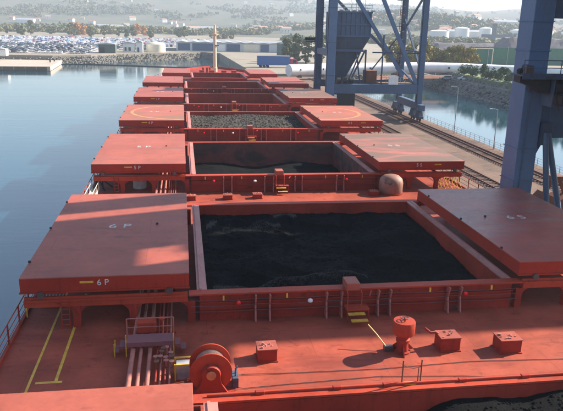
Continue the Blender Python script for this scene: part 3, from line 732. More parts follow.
for y in (30.1, 31.3): MB().box(-8.0, -7.05, y-.03, y+.03, .003, .03).build('batten', 'grey', t)
t = thing('stowed_davit', (-7.9, 52.8, .003), 'dark folded davit frame at the port rail by the second cover', 'davit')
for a_, c_ in (((-8.2, 52.2, .003), (-7.9, 52.4, 1.3)), ((-7.4, 52.6, .003), (-7.9, 52.4, 1.3)), ((-7.9, 52.4, 1.3), (-6.8, 53.0, .2)), ((-7.6, 53.2, .003), (-7.6, 53.2, 1.3))):
    MB().bar(a_, c_, .1).build('strut', 'black', t)
t = thing('deck_coaming_ring', (9.0, 26.2, .003), 'flat round manhole lid on the deck by the coaming', 'manhole lid')
MB().lathe([(.30, .003), (.30, .05), (.26, .06), (.02, .06)], (9.6, 26.6, 0), 22).build('lid', 'red', t, smooth=True)
# foremast
t = thing('foremast', (7.9, 178, .5), 'slender cream foremast standing on the bow', 'mast')
c = (7.9, 178, 0)
MB().lathe([(.65, .5), (.65, 1.7), (.55, 1.75), (.42, 8.5), (.38, 10.2)], c, 16).build('column', 'cream', t, smooth=True)
MB().lathe([(.5, 10.2), (1.0, 10.3), (1.0, 10.45), (.5, 10.5)], c, 16).build('top_platform', 'cream', t)
MB().lathe([(.3, 10.5), (.4, 10.6), (.36, 11.6), (.25, 11.8), (.22, 12.8), (.05, 12.9)], c, 12).build('topmast', 'cream', t, smooth=True)
b = MB(); b.tube([(c[0]+1.0*math.cos(R(a2)), c[1]+1.0*math.sin(R(a2)), 11.2) for a2 in range(0, 361, 30)], .04, 5)
for a2 in range(0, 360, 45): b.tube([(c[0]+math.cos(R(a2)), c[1]+math.sin(R(a2)), 10.45), (c[0]+math.cos(R(a2)), c[1]+math.sin(R(a2)), 11.2)], .03, 5)
b.build('platform_rail', 'cream', t)
MB().box(7.95, 9.0, 177.5, 178.3, 7.4, 7.6).build('lamp_bracket', 'steel', t)
t = thing('bow_bitts', (5.5, 173.5, .5), 'small red bollards and post at the foot of the foremast', 'bollards')
for x in (4.6, 5.6, 6.4): MB().lathe([(.25, .5), (.25, 1.7), (.32, 1.75), (.32, 1.9), (.05, 1.92)], (x, 174, 0), 12).build('bollard', 'red', t, smooth=True)

# ------------------------------------------------------------------ quay furniture
def track(xc, y0, y1, gauge, label, sleepers=True, blast=True):
    t = thing('railway_track', (xc, y0, QZ), label, 'rail track')
    if blast: MB().box(xc-gauge/2-.6, xc+gauge/2+.6, y0, y1, QZ+.002, QZ+.03).build('bed', 'ballast', t)
    for s in (-1, 1): MB().box(xc+s*gauge/2-.05, xc+s*gauge/2+.05, y0, y1, QZ+.1, QZ+.24).build('rail', 'rail', t)
    if sleepers:
        sm = MB().box(-gauge/2-.45, gauge/2+.45, -.12, .12, 0, .07).mesh('sleeper', 'sleeper')
        y = 40
        k = 0
        while y < min(y1, 210) and k < 290: inst('sleeper', sm, t, (xc, y, QZ+.031)); y += .7; k += 1
track(34.8, 0, 215, 1.5, 'dark railway track along the middle of the quay')
track(41.9, 0, 215, 1.5, 'railway track on the quay beside the fence')
for x, l in ((26.3, 'single crane rail along the quay edge by the ship'), (43.7, 'single crane rail along the quay beside the fence')):
    b = MB(); b.box(x-.3, x+.3, 0, 215, QZ+.002, QZ+.04); o = b.build('crane_rail', 'rail', None, org=(x, 0, QZ)); tag(o, l, 'rail')
    MB().box(x-.06, x+.06, 0, 215, QZ+.04, QZ+.2).build('rail_head', 'rail', o)
t = thing('quay_fence', (45.7, 20, QZ), 'thin pale railing along the basin side of the quay', 'fence')
for z in (.45, .8, 1.1): MB().tube([(45.8, 20, QZ+z), (45.8, 215, QZ+z)], .025, 5).build('rail', 'grey', t)
pm = MB().tube([(0, 0, 0), (0, 0, 1.12)], .04, 6).mesh('post', 'grey')
y = 20
while y < 215: inst('post', pm, t, (45.8, y, QZ)); y += 1.75
for (x, y, h_), l in (((45.3, 104, 7.9), 'thin lamp post on the quay nearer the blue hopper crane'), ((45.4, 89.5, 6.), 'thin lamp post on the quay nearer the big right-hand crane leg')):
    t = thing('lamp_post', (x, y, QZ), l, 'lamp post', 'quay lamp posts')
    MB().tube([(x, y, QZ), (x, y, QZ+h_)], [.09, .05], 8).build('pole', 'grey', t)
    MB().tube([(x, y, QZ+h_), (x-.5, y, QZ+h_+.15), (x-.9, y, QZ+h_+.15)], .035, 6).build('arm', 'grey', t)
    MB().box(x-1.3, x-.85, y-.12, y+.12, QZ+h_+.08, QZ+h_+.2).build('lamp_head', 'grey', t)

# ------------------------------------------------------------------ cranes
NR, FR = 26.2, 43.7
whl = MB().lathe([(.1, -.1), (.38, -.1), (.38, .1), (.1, .1)], (0, 0, 0), 14, 0, 'x').mesh('wheel', 'black')
def bogie(t, x, y, n=3):
    b = MB(); L_ = 1.3*n/2
    b.box(x-.45, x+.45, y-L_, y+L_, QZ+.75, QZ+1.25); b.prism([(y-.5, QZ+2.3), (y+.5, QZ+2.3), (y+L_*.8, QZ+1.25), (y-L_*.8, QZ+1.25)], x-.4, x+.4, 'x')
    bo = b.build('bogie', 'bluedk', t)
    for k in range(n): inst('wheel', whl, bo, (x, y-L_+.65+1.3*k, QZ+.58))
def zigzag(t, x, y0, y1, z, m='bluedk'):
    pass
def ladder(t, x, y, z0, z1, mat='rust'):
    b = MB()
    for s in (-.3, .3): b.tube([(x+s, y, z0), (x+s, y, z1)], .05, 5)
    z = z0
    while z < z1: b.tube([(x-.3, y, z), (x+.3, y, z)], .03, 4); z += .45
    for k in range(int((z1-z0-2)/1.6)):
        zz = z0+2+1.6*k; b.tube([(x+.45*math.cos(R(a2)), y-.45+.45*math.sin(R(a2)), zz) for a2 in range(-200, 30, 25)], .04, 4)
    b.build('ladder', mat, t)

# crane 1: grab unloader with hopper
Y0, Y1 = 118., 129.5
t = thing('hopper_crane', (35, 124, QZ), 'blue portal crane with a ribbed hopper standing on the quay', 'crane')
for x, y, w_, m in ((NR, Y0, 1.5, 'bluelt'), (NR, Y1, 1.25, 'blue'), (FR, Y0, 1.0, 'blue'), (FR, Y1, .95, 'blue')):
    MB().box(x-w_/2, x+w_/2, y-.6, y+.6, QZ+2.6, 21).build('leg', m, t, bevel=.04)
    for yy in ((y-.9, y+2.3) if y == Y0 else (y-1.5, y+1.8)): bogie(t, x, yy, 2)
for x in (NR, FR): MB().box(x-.5, x+.5, Y0+.62, Y1-.62, QZ+2.35, QZ+3.7).build('sill_beam', 'blue', t, bevel=.03)
for x in (NR, FR): MB().box(x-.48, x+.48, Y0-2.5, Y0-.62, QZ+2.3, QZ+3.4).build('sill_end', 'blue', t)
MB().box(NR+.76, FR-.51, Y0-.5, Y0+.4, 1.3, 3.0).build('tie_beam', 'blue', t, bevel=.03)
MB().box(NR+.64, FR-.49, Y1-.4, Y1+.4, 1.5, 2.9).build('tie_beam', 'bluedk', t)
for y in (Y0, Y1): MB().box(NR-.8, FR+.8, y-.4, y+.4, 21.05, 22).build('portal_girder', 'blue', t)
for x in (NR, FR): MB().box(x-.6, x+.6, Y0+.71, Y1-.71, 19.6, 20.9).build('portal_girder', 'blue', t)
# hopper
hx0, hx1, hy0, hy1 = 27.2, 33.9, 119.2, 128
hp = MB(); hp.box(hx0, hx1, hy0, hy1, 11.6, 16.0); ho = hp.build('hopper', 'blue', t)
for k in range(8):
    x = hx0+.1+(hx1-hx0-.4)*k/7; MB().box(x, x+.2, hy0-.16, hy0-.002, 11.65, 15.95).build('rib', 'blue', ho)
for z in (11.5, 13.6, 15.75): MB().box(hx0-.1, hx1+.1, hy0-.26, hy0-.162, z, z+.3).build('stiffener', 'blue', ho)
for k in range(6):
    x = hx0+.5+k*1.2; MB().box(x, x+.75, hy0-.1, hy0+.1, 16.02, 16.3).build('rim_plate', 'grey', ho)
def frustum(a, z_a, c_, z_b):
    (ax0, ax1, ay0, ay1), (bx0, bx1, by0, by1) = a, c_
    return MB().add([(ax0, ay0, z_a), (ax1, ay0, z_a), (ax1, ay1, z_a), (ax0, ay1, z_a), (bx0, by0, z_b), (bx1, by0, z_b), (bx1, by1, z_b), (bx0, by1, z_b)],
                    [(0, 1, 2, 3), (4, 5, 6, 7), (0, 1, 5, 4), (1, 2, 6, 5), (2, 3, 7, 6), (3, 0, 4, 7)])
frustum((hx0+.02, hx1-.02, hy0+.02, hy1-.02), 11.595, (hx0+.05, 32.6, hy0+.6, hy1-.6), 9.2).build('hopper_chute', 'bluedk', ho)
MB().box(hx0-.1, 32.8, hy0+.4, hy0+.58, 8.8, 9.25).build('stiffener', 'blue', ho)
frustum((hx0+.1, 32.4, hy0+.7, hy1-.7), 9.19, (hx0+.6, 29.6, 121.5, 125.5), 3.2).build('funnel', 'bluedk', ho)
for a_, c_ in (((33.2, 119.9, 9.2), (30.2, 119.4, 3)), ((33.4, 120.2, 9.2), (33.5, 120.2, 3)), ((31.5, 120, 8.8), (32.4, 119.6, 3.0))):
    MB().bar(a_, c_, .25).build('hopper_strut', 'bluedk', t)
for k, (a_, c_, w_) in enumerate((((29.0, Y0+1, 20.8), (40.5, Y0+1, 4.6), .62), ((34.4, Y0, 20.5), (FR-.4, Y0, 2.6), .62), ((NR+1, Y1, 20.5), (FR-.5, Y1, 6), .5))):
    MB().bar(a_, c_, w_).build('diagonal_brace', 'bluelt' if k < 2 else 'blue', t)
for a_, c_ in (((FR, Y0+.5, 19.5), (FR, Y1-.5, 13)), ((FR, Y1-.5, 15), (FR, Y0+.5, 6)), ((FR, Y0+.5, 2.5), (FR, Y1-.5, 5))):
    MB().bar(a_, c_, .32).build('cross_brace', 'blue', t)
ladder(t, FR-.9, Y1-.8, 1, 21, 'rust')
ladder(t, NR+.3, Y1-.85, 2, 20.5, 'bluedk')
for z in (7, 13.5, 18.5): MB().box(FR-1.6, FR-.52, Y1-1.2, Y1+.6, z, z+.1).build('landing', 'bluedk', t)
# service platforms
pf = MB().box(NR-2.4, NR+.2, Y1-.6+1.3, Y1+2.6, 10.2, 10.35).build('platform', 'bluedk', t)
for k in range(5): MB().lathe([(.06, -.4), (.34, -.4), (.34, .4), (.06, .4)], (NR-2.2+.55*k, Y1+1.6, 10.75), 10, 0, 'y').build('sheave', 'black', pf)
MB().box(NR-.05, NR+.95, Y0+.7, Y0+3.0, 8.0, 15.7).build('counterweight', 'black', t)
MB().box(37.3, 39.1, Y0-.9, Y0-.505, 3.05, 4.6).build('cabinet', 'white', t)
MB().box(36.0, 42.4, Y0+.5, Y0+3.0, 3.1, 3.2).build('platform', 'quay', t)
b = MB(); 
for k in range(7): b.tube([(36.2+k*.95, Y0+.45, 3.2), (36.2+k*.95, Y0+.45, 4.3)], .04, 5)
b.tube([(36.2, Y0+.45, 4.3), (42, Y0+.45, 4.3)], .04, 5); b.build('platform_rail', 'grey', t)
b = MB(); b.box(NR+1.0, NR+4.9, Y0-.2, Y0+2.2, QZ+.9, 1.2); b.build('drive_unit', 'black', t)
MB().box(NR+.8, NR+1.3, Y0-.62, Y0-.3, -.2, 1.1).build('sign_plate', 'white', t)
for k in range(3):
    b = MB(); b.lathe([(.1, -.35), (.55, -.35), (.55, .35), (.1, .35)], (NR+1.7+1.2*k, Y0+.2, 3.6), 12, 0, 'x'); b.build('motor', 'black', t)
MB().box(NR-.45, NR+.45, Y0+.62, Y1-.62, 8.0, 9.1).build('leg_link', 'blue', t)
for x, y, w_ in ((NR, Y0, 1.5), (NR, Y1, 1.25), (FR, Y0, 1.0), (FR, Y1, .95)):
    for z in (4.5, 10.5, 16.5): MB().box(x-w_/2-.07, x+w_/2+.07, y-.67, y+.67, z, z+.09).build('flange', 'blue', t)
    MB().tube([(x-w_/2-.06, y-.3, QZ+3), (x-w_/2-.06, y-.3, 20.5)], .05, 6).build('conduit', 'black', t)
for z in (.5, 1.0): MB().tube([(hx0, hy0-.1, 16.2+z), (hx1, hy0-.1, 16.2+z), (hx1, hy1, 16.2+z)], .04, 5).build('handrail', 'grey', ho)
for k in range(6): MB().tube([(hx0+.1+1.3*k, hy0-.1, 16.0), (hx0+.1+1.3*k, hy0-.1, 17.2)], .04, 5).build('handrail_post', 'grey', ho)
for a_, c_ in (((29.5, Y0+.2, 3), (31.8, Y0+.2, 8.9)), ((36, Y0-.2, 3.0), (36, Y0-.2, 12)), ((36, Y1, 3), (43, Y1, 12)), ((31, Y1, 3), (28, Y1, 9)), ((34.2, Y0+.5, 8.8), (FR-.5, Y0+.5, 8.8)), ((FR, Y0+.6, 9.0), (FR, Y1-.6, 9.0))):
    MB().bar(a_, c_, .22).build('small_brace', 'bluedk', t)
for k in range(4): MB().tube([(30+1.1*k, Y0+3+.6*k, 21), (30.6+1.0*k, Y0+3+.6*k, 16)], .03, 5).build('hoist_rope', 'black', t)
MB().box(33.6, 35.6, Y0+1.5, Y0+4.2, 3.2, 5.4).build('pump_house', 'rust', t)

# crane 2: nearest, mostly out of frame to the right
YA, YB = 36.6, 48.9
t = thing('quay_crane', (35, 40, QZ), 'huge blue crane leg and beam cut off by the right edge', 'crane')
for x, y, w_, zt_ in ((26.75, YB, 1.7, 27), (26.75, YA, 1.7, 19), (FR, YB, 1.5, 21), (FR, YA, 1.5, 19)):
    MB().box(x-w_/2, x+w_/2, y-1.1, y+1.1, QZ+2.6, zt_).build('leg', 'bluelt' if x < 30 else 'blue', t, bevel=.05)
    for yy in (y-1.7, y+1.7): bogie(t, x, yy, 2)
MB().box(27.61, FR-.76, YB-.9, YB+.7, 5.1, 8.8).build('tie_beam', 'blue', t, bevel=.05)
MB().box(27.61, FR-.76, YA-.7, YA+.9, 5.1, 8.8).build('tie_beam', 'blue', t)
MB().prism([(27.61, 5.1), (28.5, 5.1), (27.61, 3.2)], YB-.6, YB+.4, 'y').build('haunch', 'blue', t)
MB().box(27.61, 30, YB-.5, YB+.4, 14.5, 16).build('cross_beam', 'blue', t)
for z in (1.5, 4.2, 12, 14.2, 19): MB().box(25.83, 27.67, YB-1.17, YB+1.17, z, z+.08).build('flange', 'bluelt', t)
MB().tube([(26.4, YB-1.16, 0), (26.4, YB-1.16, 10)], .04, 6).build('conduit', 'blue', t)
for k in range(5): MB().box(28.4+2.6*k, 28.5+2.6*k, YB-1.0, YB-.902, 5.15, 8.75).build('web_stiffener', 'blue', t)
# walkway with machinery on the face of the leg
wk = MB().box(24.3, 38, YB-3.4, YB-1.5, 10.2, 10.32).build('walkway', 'bluedk', t)
for z in (.55, 1.1): MB().tube([(24.3, YB-3.35, 10.3+z), (38, YB-3.35, 10.3+z)], .035, 5).build('handrail', 'blue', wk)
for k in range(10): MB().tube([(24.35+1.5*k, YB-3.35, 10.3), (24.35+1.5*k, YB-3.35, 11.4)], .035, 5).build('post', 'blue', wk)
MB().prism([(24.4, 10.19), (24.4, 9.75), (25.6, 9.4), (26.4, 8.9), (26.9, 8.9), (26.9, 10.19)], YB-2.9, YB-1.9, 'y').build('bracket', 'black', wk)
MB().box(24.3, 38, YB-3.42, YB-3.36, 10.0, 10.45).build('kick_plate', 'bluedk', wk)
for k in range(6): MB().bar((25.2+1.9*k, YB-3.2, 10.15), (26.1+1.9*k, YB-1.6, 8.9), .14).build('knee_brace', 'bluedk', wk)
MB().box(24.7, 25.3, YB-3.1, YB-2.5, 10.33, 11.0).build('control_box', 'steel', wk)
MB().lathe([(.05, 0), (.2, .03), (.24, .3), (.1, .42)], (24.6, YB-2.3, 10.33), 10).build('floodlight', 'black', wk, smooth=True)
for k in range(4):
    MB().lathe([(.06, -.2), (.3, -.2), (.3, .2), (.06, .2)], (24.9, YB-2.6, 10.75), 12, 0, 'x').build('sheave', 'black', wk); break
for k in range(5):
    MB().lathe([(.1, -.5), (.55, -.5), (.6, 0), (.55, .5), (.1, .5)], (27.6+1.25*k, YB-2.5, 9.35-.3*(k % 2)), 12, 0, 'x').build('motor', 'black', wk)
    MB().box(27.2+1.25*k, 27.95+1.25*k, YB-3.1, YB-2.0, 8.1, 8.75).build('gearbox', 'steel', wk)
    MB().tube([(27.3+1.25*k, YB-3.0, 10.1), (27.35+1.25*k, YB-3.15, 8.9), (27.8+1.25*k, YB-3.1, 7.6+.3*(k % 3))], .05, 6).build('hose', 'black', wk)
    MB().box(27.0+1.25*k, 27.1+1.25*k, YB-3.3, YB-1.7, 7.9, 10.18).build('hanger', 'bluedk', wk)
for a_, c_ in (((28.05, YB-1.3, 5.6), (28.6, YB-2.4, -2)), ((28.25, YB-1.3, 5.6), (30.2, YB-1.6, -1.6))):
    MB().tube([a_, c_], .24, 10).build('strut', 'blue', t, smooth=True)
MB().box(27.7, 28.5, YB-1.4, YB-.92, 4.6, 6.4).build('gusset', 'bluedk', t)
# unseen upper works, added and shaped to throw shade over the ship
for y in (YA, YB): MB().box(27.62, FR-.77, y-1.0, y+1.0, 17, 19).build('portal_girder', 'blue', t)
for x in (26.75, FR): MB().box(x-.7, x+.7, YA+1.12, YB-1.12, 17.2, 18.8).build('portal_girder', 'blue', t)
hq = MB().box(29, 42, YA+2.2, YB-3.2, 9.4, 16.95).build('hopper', 'bluedk', t)  # unseen hopper volume, sized to keep the near hold in shade
frustum((29.2, 41.8, YA+2.4, YB-3.4), 9.39, (33.5, 37.5, 39.5, 43.5), 3).build('funnel', 'bluedk', hq)
MB().box(27.8, 31.5, YA-4.2, YA+1.2, 19.05, 25.5).build('shade_block', 'blue', t)
MB().box(27.8, 31.5, YA+4.5, YB-2.2, 17.0, 27.5).build('shade_block', 'blue', t)
MB().box(27.9, 31.4, YA+1.22, YA+4.48, 24.0, 25.4).build('upper_shade_block', 'blue', t)
MB().box(27.9, 31.4, YA+1.22, YA+4.48, 17.0, 20.3).build('lower_shade_block', 'blue', t)
for y in (YA+4, YB-4): MB().box(46, 68, y-.7, y+.7, 30, 32).build('boom', 'blue', t)
for y in (YA+4, YB-4): MB().box(45.2, 46.4, y-.5, y+.5, 18.9, 31.5).build('pylon', 'blue', t)
# rusty grab bucket lying on the quay
t = thing('grab_bucket', (35, 56, QZ), 'rusty steel grab bucket resting on the quay behind the crane leg', 'grab')
for s in (-1, 1):
    MB().prism([(35.2, QZ+.01), (35.2+s*1.5, QZ+.2), (35.2+s*1.9, QZ+1.3), (35.2+s*1.1, QZ+2.2), (35.2, QZ+1.7)], 55.2, 57.6, 'y').build('jaw', 'rust', t)
    MB().bar((35.2+s*1.1, 56.4, QZ+2.1), (35.2+s*.3, 56.4, QZ+3.6), .3).build('arm', 'rust', t)
MB().box(34.5, 35.9, 55.9, 56.9, QZ+3.4, QZ+3.9).build('head_block', 'rust', t)

# ------------------------------------------------------------------ vegetation helpers
def edge_x(y): return np.interp(y, [40, 100, 150, 190, 226], [97.6, 94.2, 92.2, 90.7, 89.7])
def crown_mesh(name, h, r_, n, leaf, mat, seed, low=.25, cl=14):
    rnd = np.random.default_rng(seed)
    # clumps arranged through the crown volume
    cs = []
    for k in range(cl):
        a = rnd.uniform(0, 2*np.pi); zz = low+(1-low)*rnd.uniform(0, 1); prof = math.sin(math.pi*min(.97, max(.08, (zz-low)/(1-low)*.85+.12)))
        rr = r_*prof*rnd.uniform(.2, .8); cs.append((rr*math.cos(a), rr*math.sin(a), zz*h, r_*rnd.uniform(.28, .48)))
    vs = []; fs = []
    for k in range(n):
        c_ = cs[k % cl]; d = rnd.normal(size=3); d /= np.linalg.norm(d); q = c_[3]*rnd.uniform(.55, 1.08)
        p = np.array(c_[:3])+d*q*np.array([1, 1, .8]); a = rnd.normal(size=3); a /= np.linalg.norm(a)
        bb = np.cross(a, d+rnd.normal(size=3)*.4); bb /= np.linalg.norm(bb)+1e-9; s_ = leaf*rnd.uniform(.6, 1.3)
        o = len(vs); vs += [tuple(p-a*s_), tuple(p+bb*s_*.6), tuple(p+a*s_), tuple(p-bb*s_*.6)]; fs.append((o, o+1, o+2, o+3))
    me = bpy.data.meshes.new(name); me.from_pydata(vs, [], fs); me.materials.append(MT[mat]); me.update(); return me, cs
def trunk_mesh(h, cs, r0):
    b = MB(); b.tube([(0, 0, 0), (.05*h, .01*h, .35*h), (.02*h, .03*h, .75*h)], [r0, r0*.7, r0*.25], 7)
    for c_ in cs[:6]: b.tube([(.04*h, .01*h, .3*h), (c_[0]*.6, c_[1]*.6, (.3*h+c_[2])/2), c_[:3]], [r0*.4, r0*.25, r0*.08], 5)
    return b.mesh('trunk', 'bark')
VAR = {}
for key, mat, h, r_, n, leaf, low in (('y1', 'leafyellow', 7.5, 3.2, 1500, .32, .15), ('y2', 'leafyellow', 6.5, 3.4, 1500, .32, .12), ('y3', 'leafyellow', 8, 3.0, 1400, .32, .15),
                                     ('g1', 'leafgrey', 9.5, 2.6, 1500, .32, .1), ('g2', 'leafgrey', 10.5, 2.8, 1500, .32, .1),
                                     ('s1', 'leafdark', 2.9, 1.7, 900, .18, .02), ('s2', 'leafdark', 3.4, 1.5, 900, .18, .02), ('o1', 'leaforange', 12, 6, 700, .8, .15), ('w1', 'leafwood', 11, 5, 700, .8, .12), ('w2', 'leafwood', 13, 4.5, 700, .8, .1)):
    cm, cs = crown_mesh('crown', h, r_, n, leaf, mat, len(VAR)+3, low); VAR[key] = (cm, trunk_mesh(h, cs, h*.025))
def plant(name, key, x, y, z, s_, label, cat, group):
    t = thing(name, (x, y, z), label, cat, group)
    o = bpy.data.objects.new('crown', VAR[key][0]); COL.objects.link(o); o.parent = t
    o2 = bpy.data.objects.new('trunk', VAR[key][1]); COL.objects.link(o2); o2.parent = t
    t.rotation_euler = (0, 0, random.uniform(0, 6.28)); t.scale = (s_*random.uniform(.9, 1.15), s_*random.uniform(.9, 1.15), s_*random.uniform(.85, 1.12))
for k in range(15):
    x = 84+k*2.35; plant('tree', random.choice(['y1', 'y2', 'y3']), x+random.uniform(-.8, .8), 254+random.uniform(-5, 5), LZ, random.uniform(1.15, 1.4), 'yellow-green autumn tree in the row behind the white tube', 'tree', 'autumn tree row behind the white tube')
for k in range(9):
    x = 44+k*2.3; plant('tree', random.choice(['g1', 'g2']), x, 290+random.uniform(-8, 8), LZ, random.uniform(1.05, 1.3), 'grey-green tree in the clump left of the hopper crane', 'tree', 'grey-green clump beside the hopper crane')
for k in range(30):
    f = k/29; plant('shrub', random.choice(['s1', 's2']), float(edge_x(212-76*f))+4.0+random.uniform(-.4, .4), 212-76*f+random.uniform(-.7, .7), -1.6, random.uniform(.8, 1.15), 'dark green shrub in the row along the top of the rocky bank', 'shrub', 'shrubs along the rocky bank')
# grass bank and rocks
b = MB(); b.prism([(92.0, 226), (92.4, 190), (93.8, 150), (95.8, 100), (99, 40), (125, 40), (125, 226)], LZ+.003, -1.75); tag(b.build('bank', 'grass'), kind='structure')
rk = MB(); ico = [(0, 0, 1), (.9, 0, .45), (.28, .85, .45), (-.72, .53, .45), (-.72, -.53, .45), (.28, -.85, .45), (.72, .53, -.45), (-.28, .85, -.45), (-.9, 0, -.45), (-.28, -.85, -.45), (.72, -.53, -.45), (0, 0, -1)]
icf = [(0, 1, 2), (0, 2, 3), (0, 3, 4), (0, 4, 5), (0, 5, 1), (1, 6, 2), (2, 7, 3), (3, 8, 4), (4, 9, 5), (5, 10, 1), (2, 6, 7), (3, 7, 8), (4, 8, 9), (5, 9, 10), (1, 10, 6), (11, 7, 6), (11, 8, 7), (11, 9, 8), (11, 10, 9), (11, 6, 10)]
for _ in range(4200):
    y = random.uniform(60, 236); f = random.random(); x = float(edge_x(y))-4.2+7.2*f; z = WZ-.3+5.6*f+random.uniform(-.2, .2); s_ = random.uniform(.3, .75)
    rk.add([(x+p[0]*s_*random.uniform(.6, 1.2), y+p[1]*s_*random.uniform(.6, 1.2), z+p[2]*s_*random.uniform(.5, .9)) for p in ico], icf)
for _ in range(500):
    f = random.random(); x = 58+32*f; y = 226+9*min(1, f*1.3)+random.uniform(-2.5, 1); z = WZ+1.5+random.uniform(-1.2, 1.8); s_ = random.uniform(.3, .7)
    rk.add([(x+p[0]*s_*random.uniform(.6, 1.2), y+p[1]*s_*random.uniform(.6, 1.2), z+p[2]*s_*.7) for p in ico], icf)
for _ in range(1100):
    f = random.random(); P_ = [(-140, 318), (-60, 316), (-44, 326), (-34, 342), (10, 378), (20, 370)]
    q = f*(len(P_)-1); i_ = int(q); q -= i_; x = P_[i_][0]+(P_[i_+1][0]-P_[i_][0])*q; y = P_[i_][1]+(P_[i_+1][1]-P_[i_][1])*q
    k_ = random.random(); x += 1.2*k_; y -= 3.2*k_; z = LZ-.6-3.6*k_; s_ = random.uniform(.3, .7)
    rk.add([(x+p[0]*s_*random.uniform(.6, 1.2), y+p[1]*s_*random.uniform(.6, 1.2), z+p[2]*s_*.7) for p in ico], icf)
o = rk.build('rocks', 'stone', None, org=(90, 150, -6)); tag(o, 'grey rip-rap stones sloping down to the water', 'rocks', kind='stuff')

# ------------------------------------------------------------------ middle ground, right
tp = [(33, 207, -.9), (48, 214, -.8), (66, 219, -.6), (86, 221, -.3), (104, 219, -.5), (122, 211, -.8), (150, 190, -.9)]
t = thing('white_tube', (85, 220, LZ), 'long white tube lying on the ground behind the quay', 'tube')
def spline(pts, k=6):
    o = []
    for i in range(len(pts)-1):
        p0, p1, p2, p3 = [Vector(pts[min(max(j, 0), len(pts)-1)]) for j in (i-1, i, i+1, i+2)]
        for j in range(k):
            u = j/k; o.append(.5*((2*p1)+(p2-p0)*u+(2*p0-5*p1+4*p2-p3)*u*u+(3*p1-p0-3*p2+p3)*u**3))
    o.append(Vector(pts[-1])); return o
sp = spline(tp); MB().tube(sp, 1.9, 20).build('skin', 'tube', t, smooth=True)
for k in range(2, len(sp)-1, 3):
    p = sp[k]; MB().box(p.x-.3, p.x+.3, p.y-2.1, p.y-1.2, p.z-.1, p.z+.5).build('port', 'black', t)
    MB().box(p.x-.6, p.x+.6, p.y-1.6, p.y+1.6, LZ, p.z-1.7).build('cradle', 'rust', t)
# ground clutter: rubble strips and red earth before the tube
t = thing('earth_bank', (75, 208, LZ), 'low reddish earth ridge in front of the white tube', 'earth bank')
vs = []; fs = []
for j in range(40):
    x = 58+62*j/39; yc = 205+9*math.sin((x-58)/62*3.14)
    for k in range(7):
        f = k/6; vs.append((x, yc-2.4+4.8*f, LZ-.05+1.0*math.sin(math.pi*f)*(1+.5*noise.noise(Vector((x*.3, k, 0))))))
fs = [(j*7+k, j*7+k+1, (j+1)*7+k+1, (j+1)*7+k) for j in range(39) for k in range(6)]
MB().add(vs, fs).build('mound', 'rust', t, smooth=True)
# green windbreak wall
t = thing('green_windbreak', (175, 300, LZ), 'long green windbreak screen behind the shrubs on the right', 'windbreak')
for k in range(14):
    x = 136+k*10; MB().box(x+.1, x+9.9, 300, 300.3, LZ, 4.9).build('panel', 'greenwall', t)
    MB().box(x-.1, x+.1, 299.8, 300.4, LZ, 5.3).build('post', 'grey', t)
t = thing('goal_frame', (123, 262, LZ), 'thin pale portal frame standing before the green screen', 'frame')
for x in (118, 128.4): MB().tube([(x, 260, LZ), (x, 260, 5.5)], .16, 6).build('post', 'palecream', t)
MB().tube([(118, 260, 5.5), (128.4, 260, 5.5)], .16, 6).build('crossbar', 'palecream', t)
t = thing('sand_heap', (125, 240, LZ), 'pale sand heap at the foot of the portal frame', 'sand heap')
MB().lathe([(9, LZ), (7, LZ+1.0), (4, LZ+1.9), (1, LZ+2.3)], (127, 243, 0), 18).build('heap', 'pier', t, smooth=True)
# stockpiles
for (x, y, a_, h_), l in (((262, 455, 42, 10.5), 'dark coal stockpile right of the stacker'), ((205, 460, 34, 6), 'low dark stockpile behind the green screen'), ((330, 450, 50, 11), 'far right dark stockpile half hidden by the crane leg')):
    b = MB(); vs = []; fs = []
    for j in range(13):
        for k in range(25):
            u, v = k/24*2-1, j/12*2-1
            hgt = h_*max(0, min(1, (1-abs(v))*1.6))*max(0, min(1, (1-abs(u))*3))*(1+.15*noise.noise(Vector((u*6+x, v*3, 0))))
            vs.append((x+u*a_, y+v*14, LZ-.05+hgt))
    fs = [(j*25+k, j*25+k+1, (j+1)*25+k+1, (j+1)*25+k) for j in range(12) for k in range(24)]
    o = b.add(vs, fs).build('stockpile', 'coalpile', None, org=(x, y, LZ)); tag(o, l, 'stockpile')
for k, (x, y, r_, h_) in enumerate(((352, 800, 9, 13), (384, 800, 8, 13.5), (430, 800, 11, 12), (470, 810, 12, 12.5), (512, 820, 10, 11), (318, 790, 12, 9), (560, 820, 10, 13))):
    t = thing('storage_tank', (x, y, LZ-2), 'white cylindrical storage tank on the far right shore, number %s from the left of its row' % ['second', 'third', 'fourth', 'fifth', 'sixth', 'first', 'seventh'][k], 'tank', 'white tanks')
    t['label'] = 'white storage tank, %s from the left in the far row' % ['second', 'third', 'fourth', 'fifth', 'sixth', 'first', 'seventh'][k]
    MB().lathe([(r_, LZ-2), (r_, h_)], (x, y, 0), 24).build('shell', 'white', t, smooth=True)
    MB().lathe([(r_+.2, h_+.01), (r_*.6, h_+1.2), (.3, h_+1.8)], (x, y, 0), 24).build('roof', 'white', t, smooth=True)
t = thing('stacker', (360, 790, LZ), 'dark blue stacker machine in front of the white tanks', 'stacker')
MB().box(352.5, 356, 715, 719, LZ-1, 19).build('tower', 'bluedk', t); MB().box(340, 375, 715.5, 718.5, 3.5, 7.2).build('boom', 'bluedk', t)
MB().box(346, 352, 714, 720, 1.5, 3.5).build('cabin', 'bluedk', t); MB().bar((354, 717, 18), (374, 717, 7.2), .6).build('stay', 'bluedk', t)
MB().box(348, 362, 713, 721, LZ-1, -.5).build('carriage', 'bluedk', t)

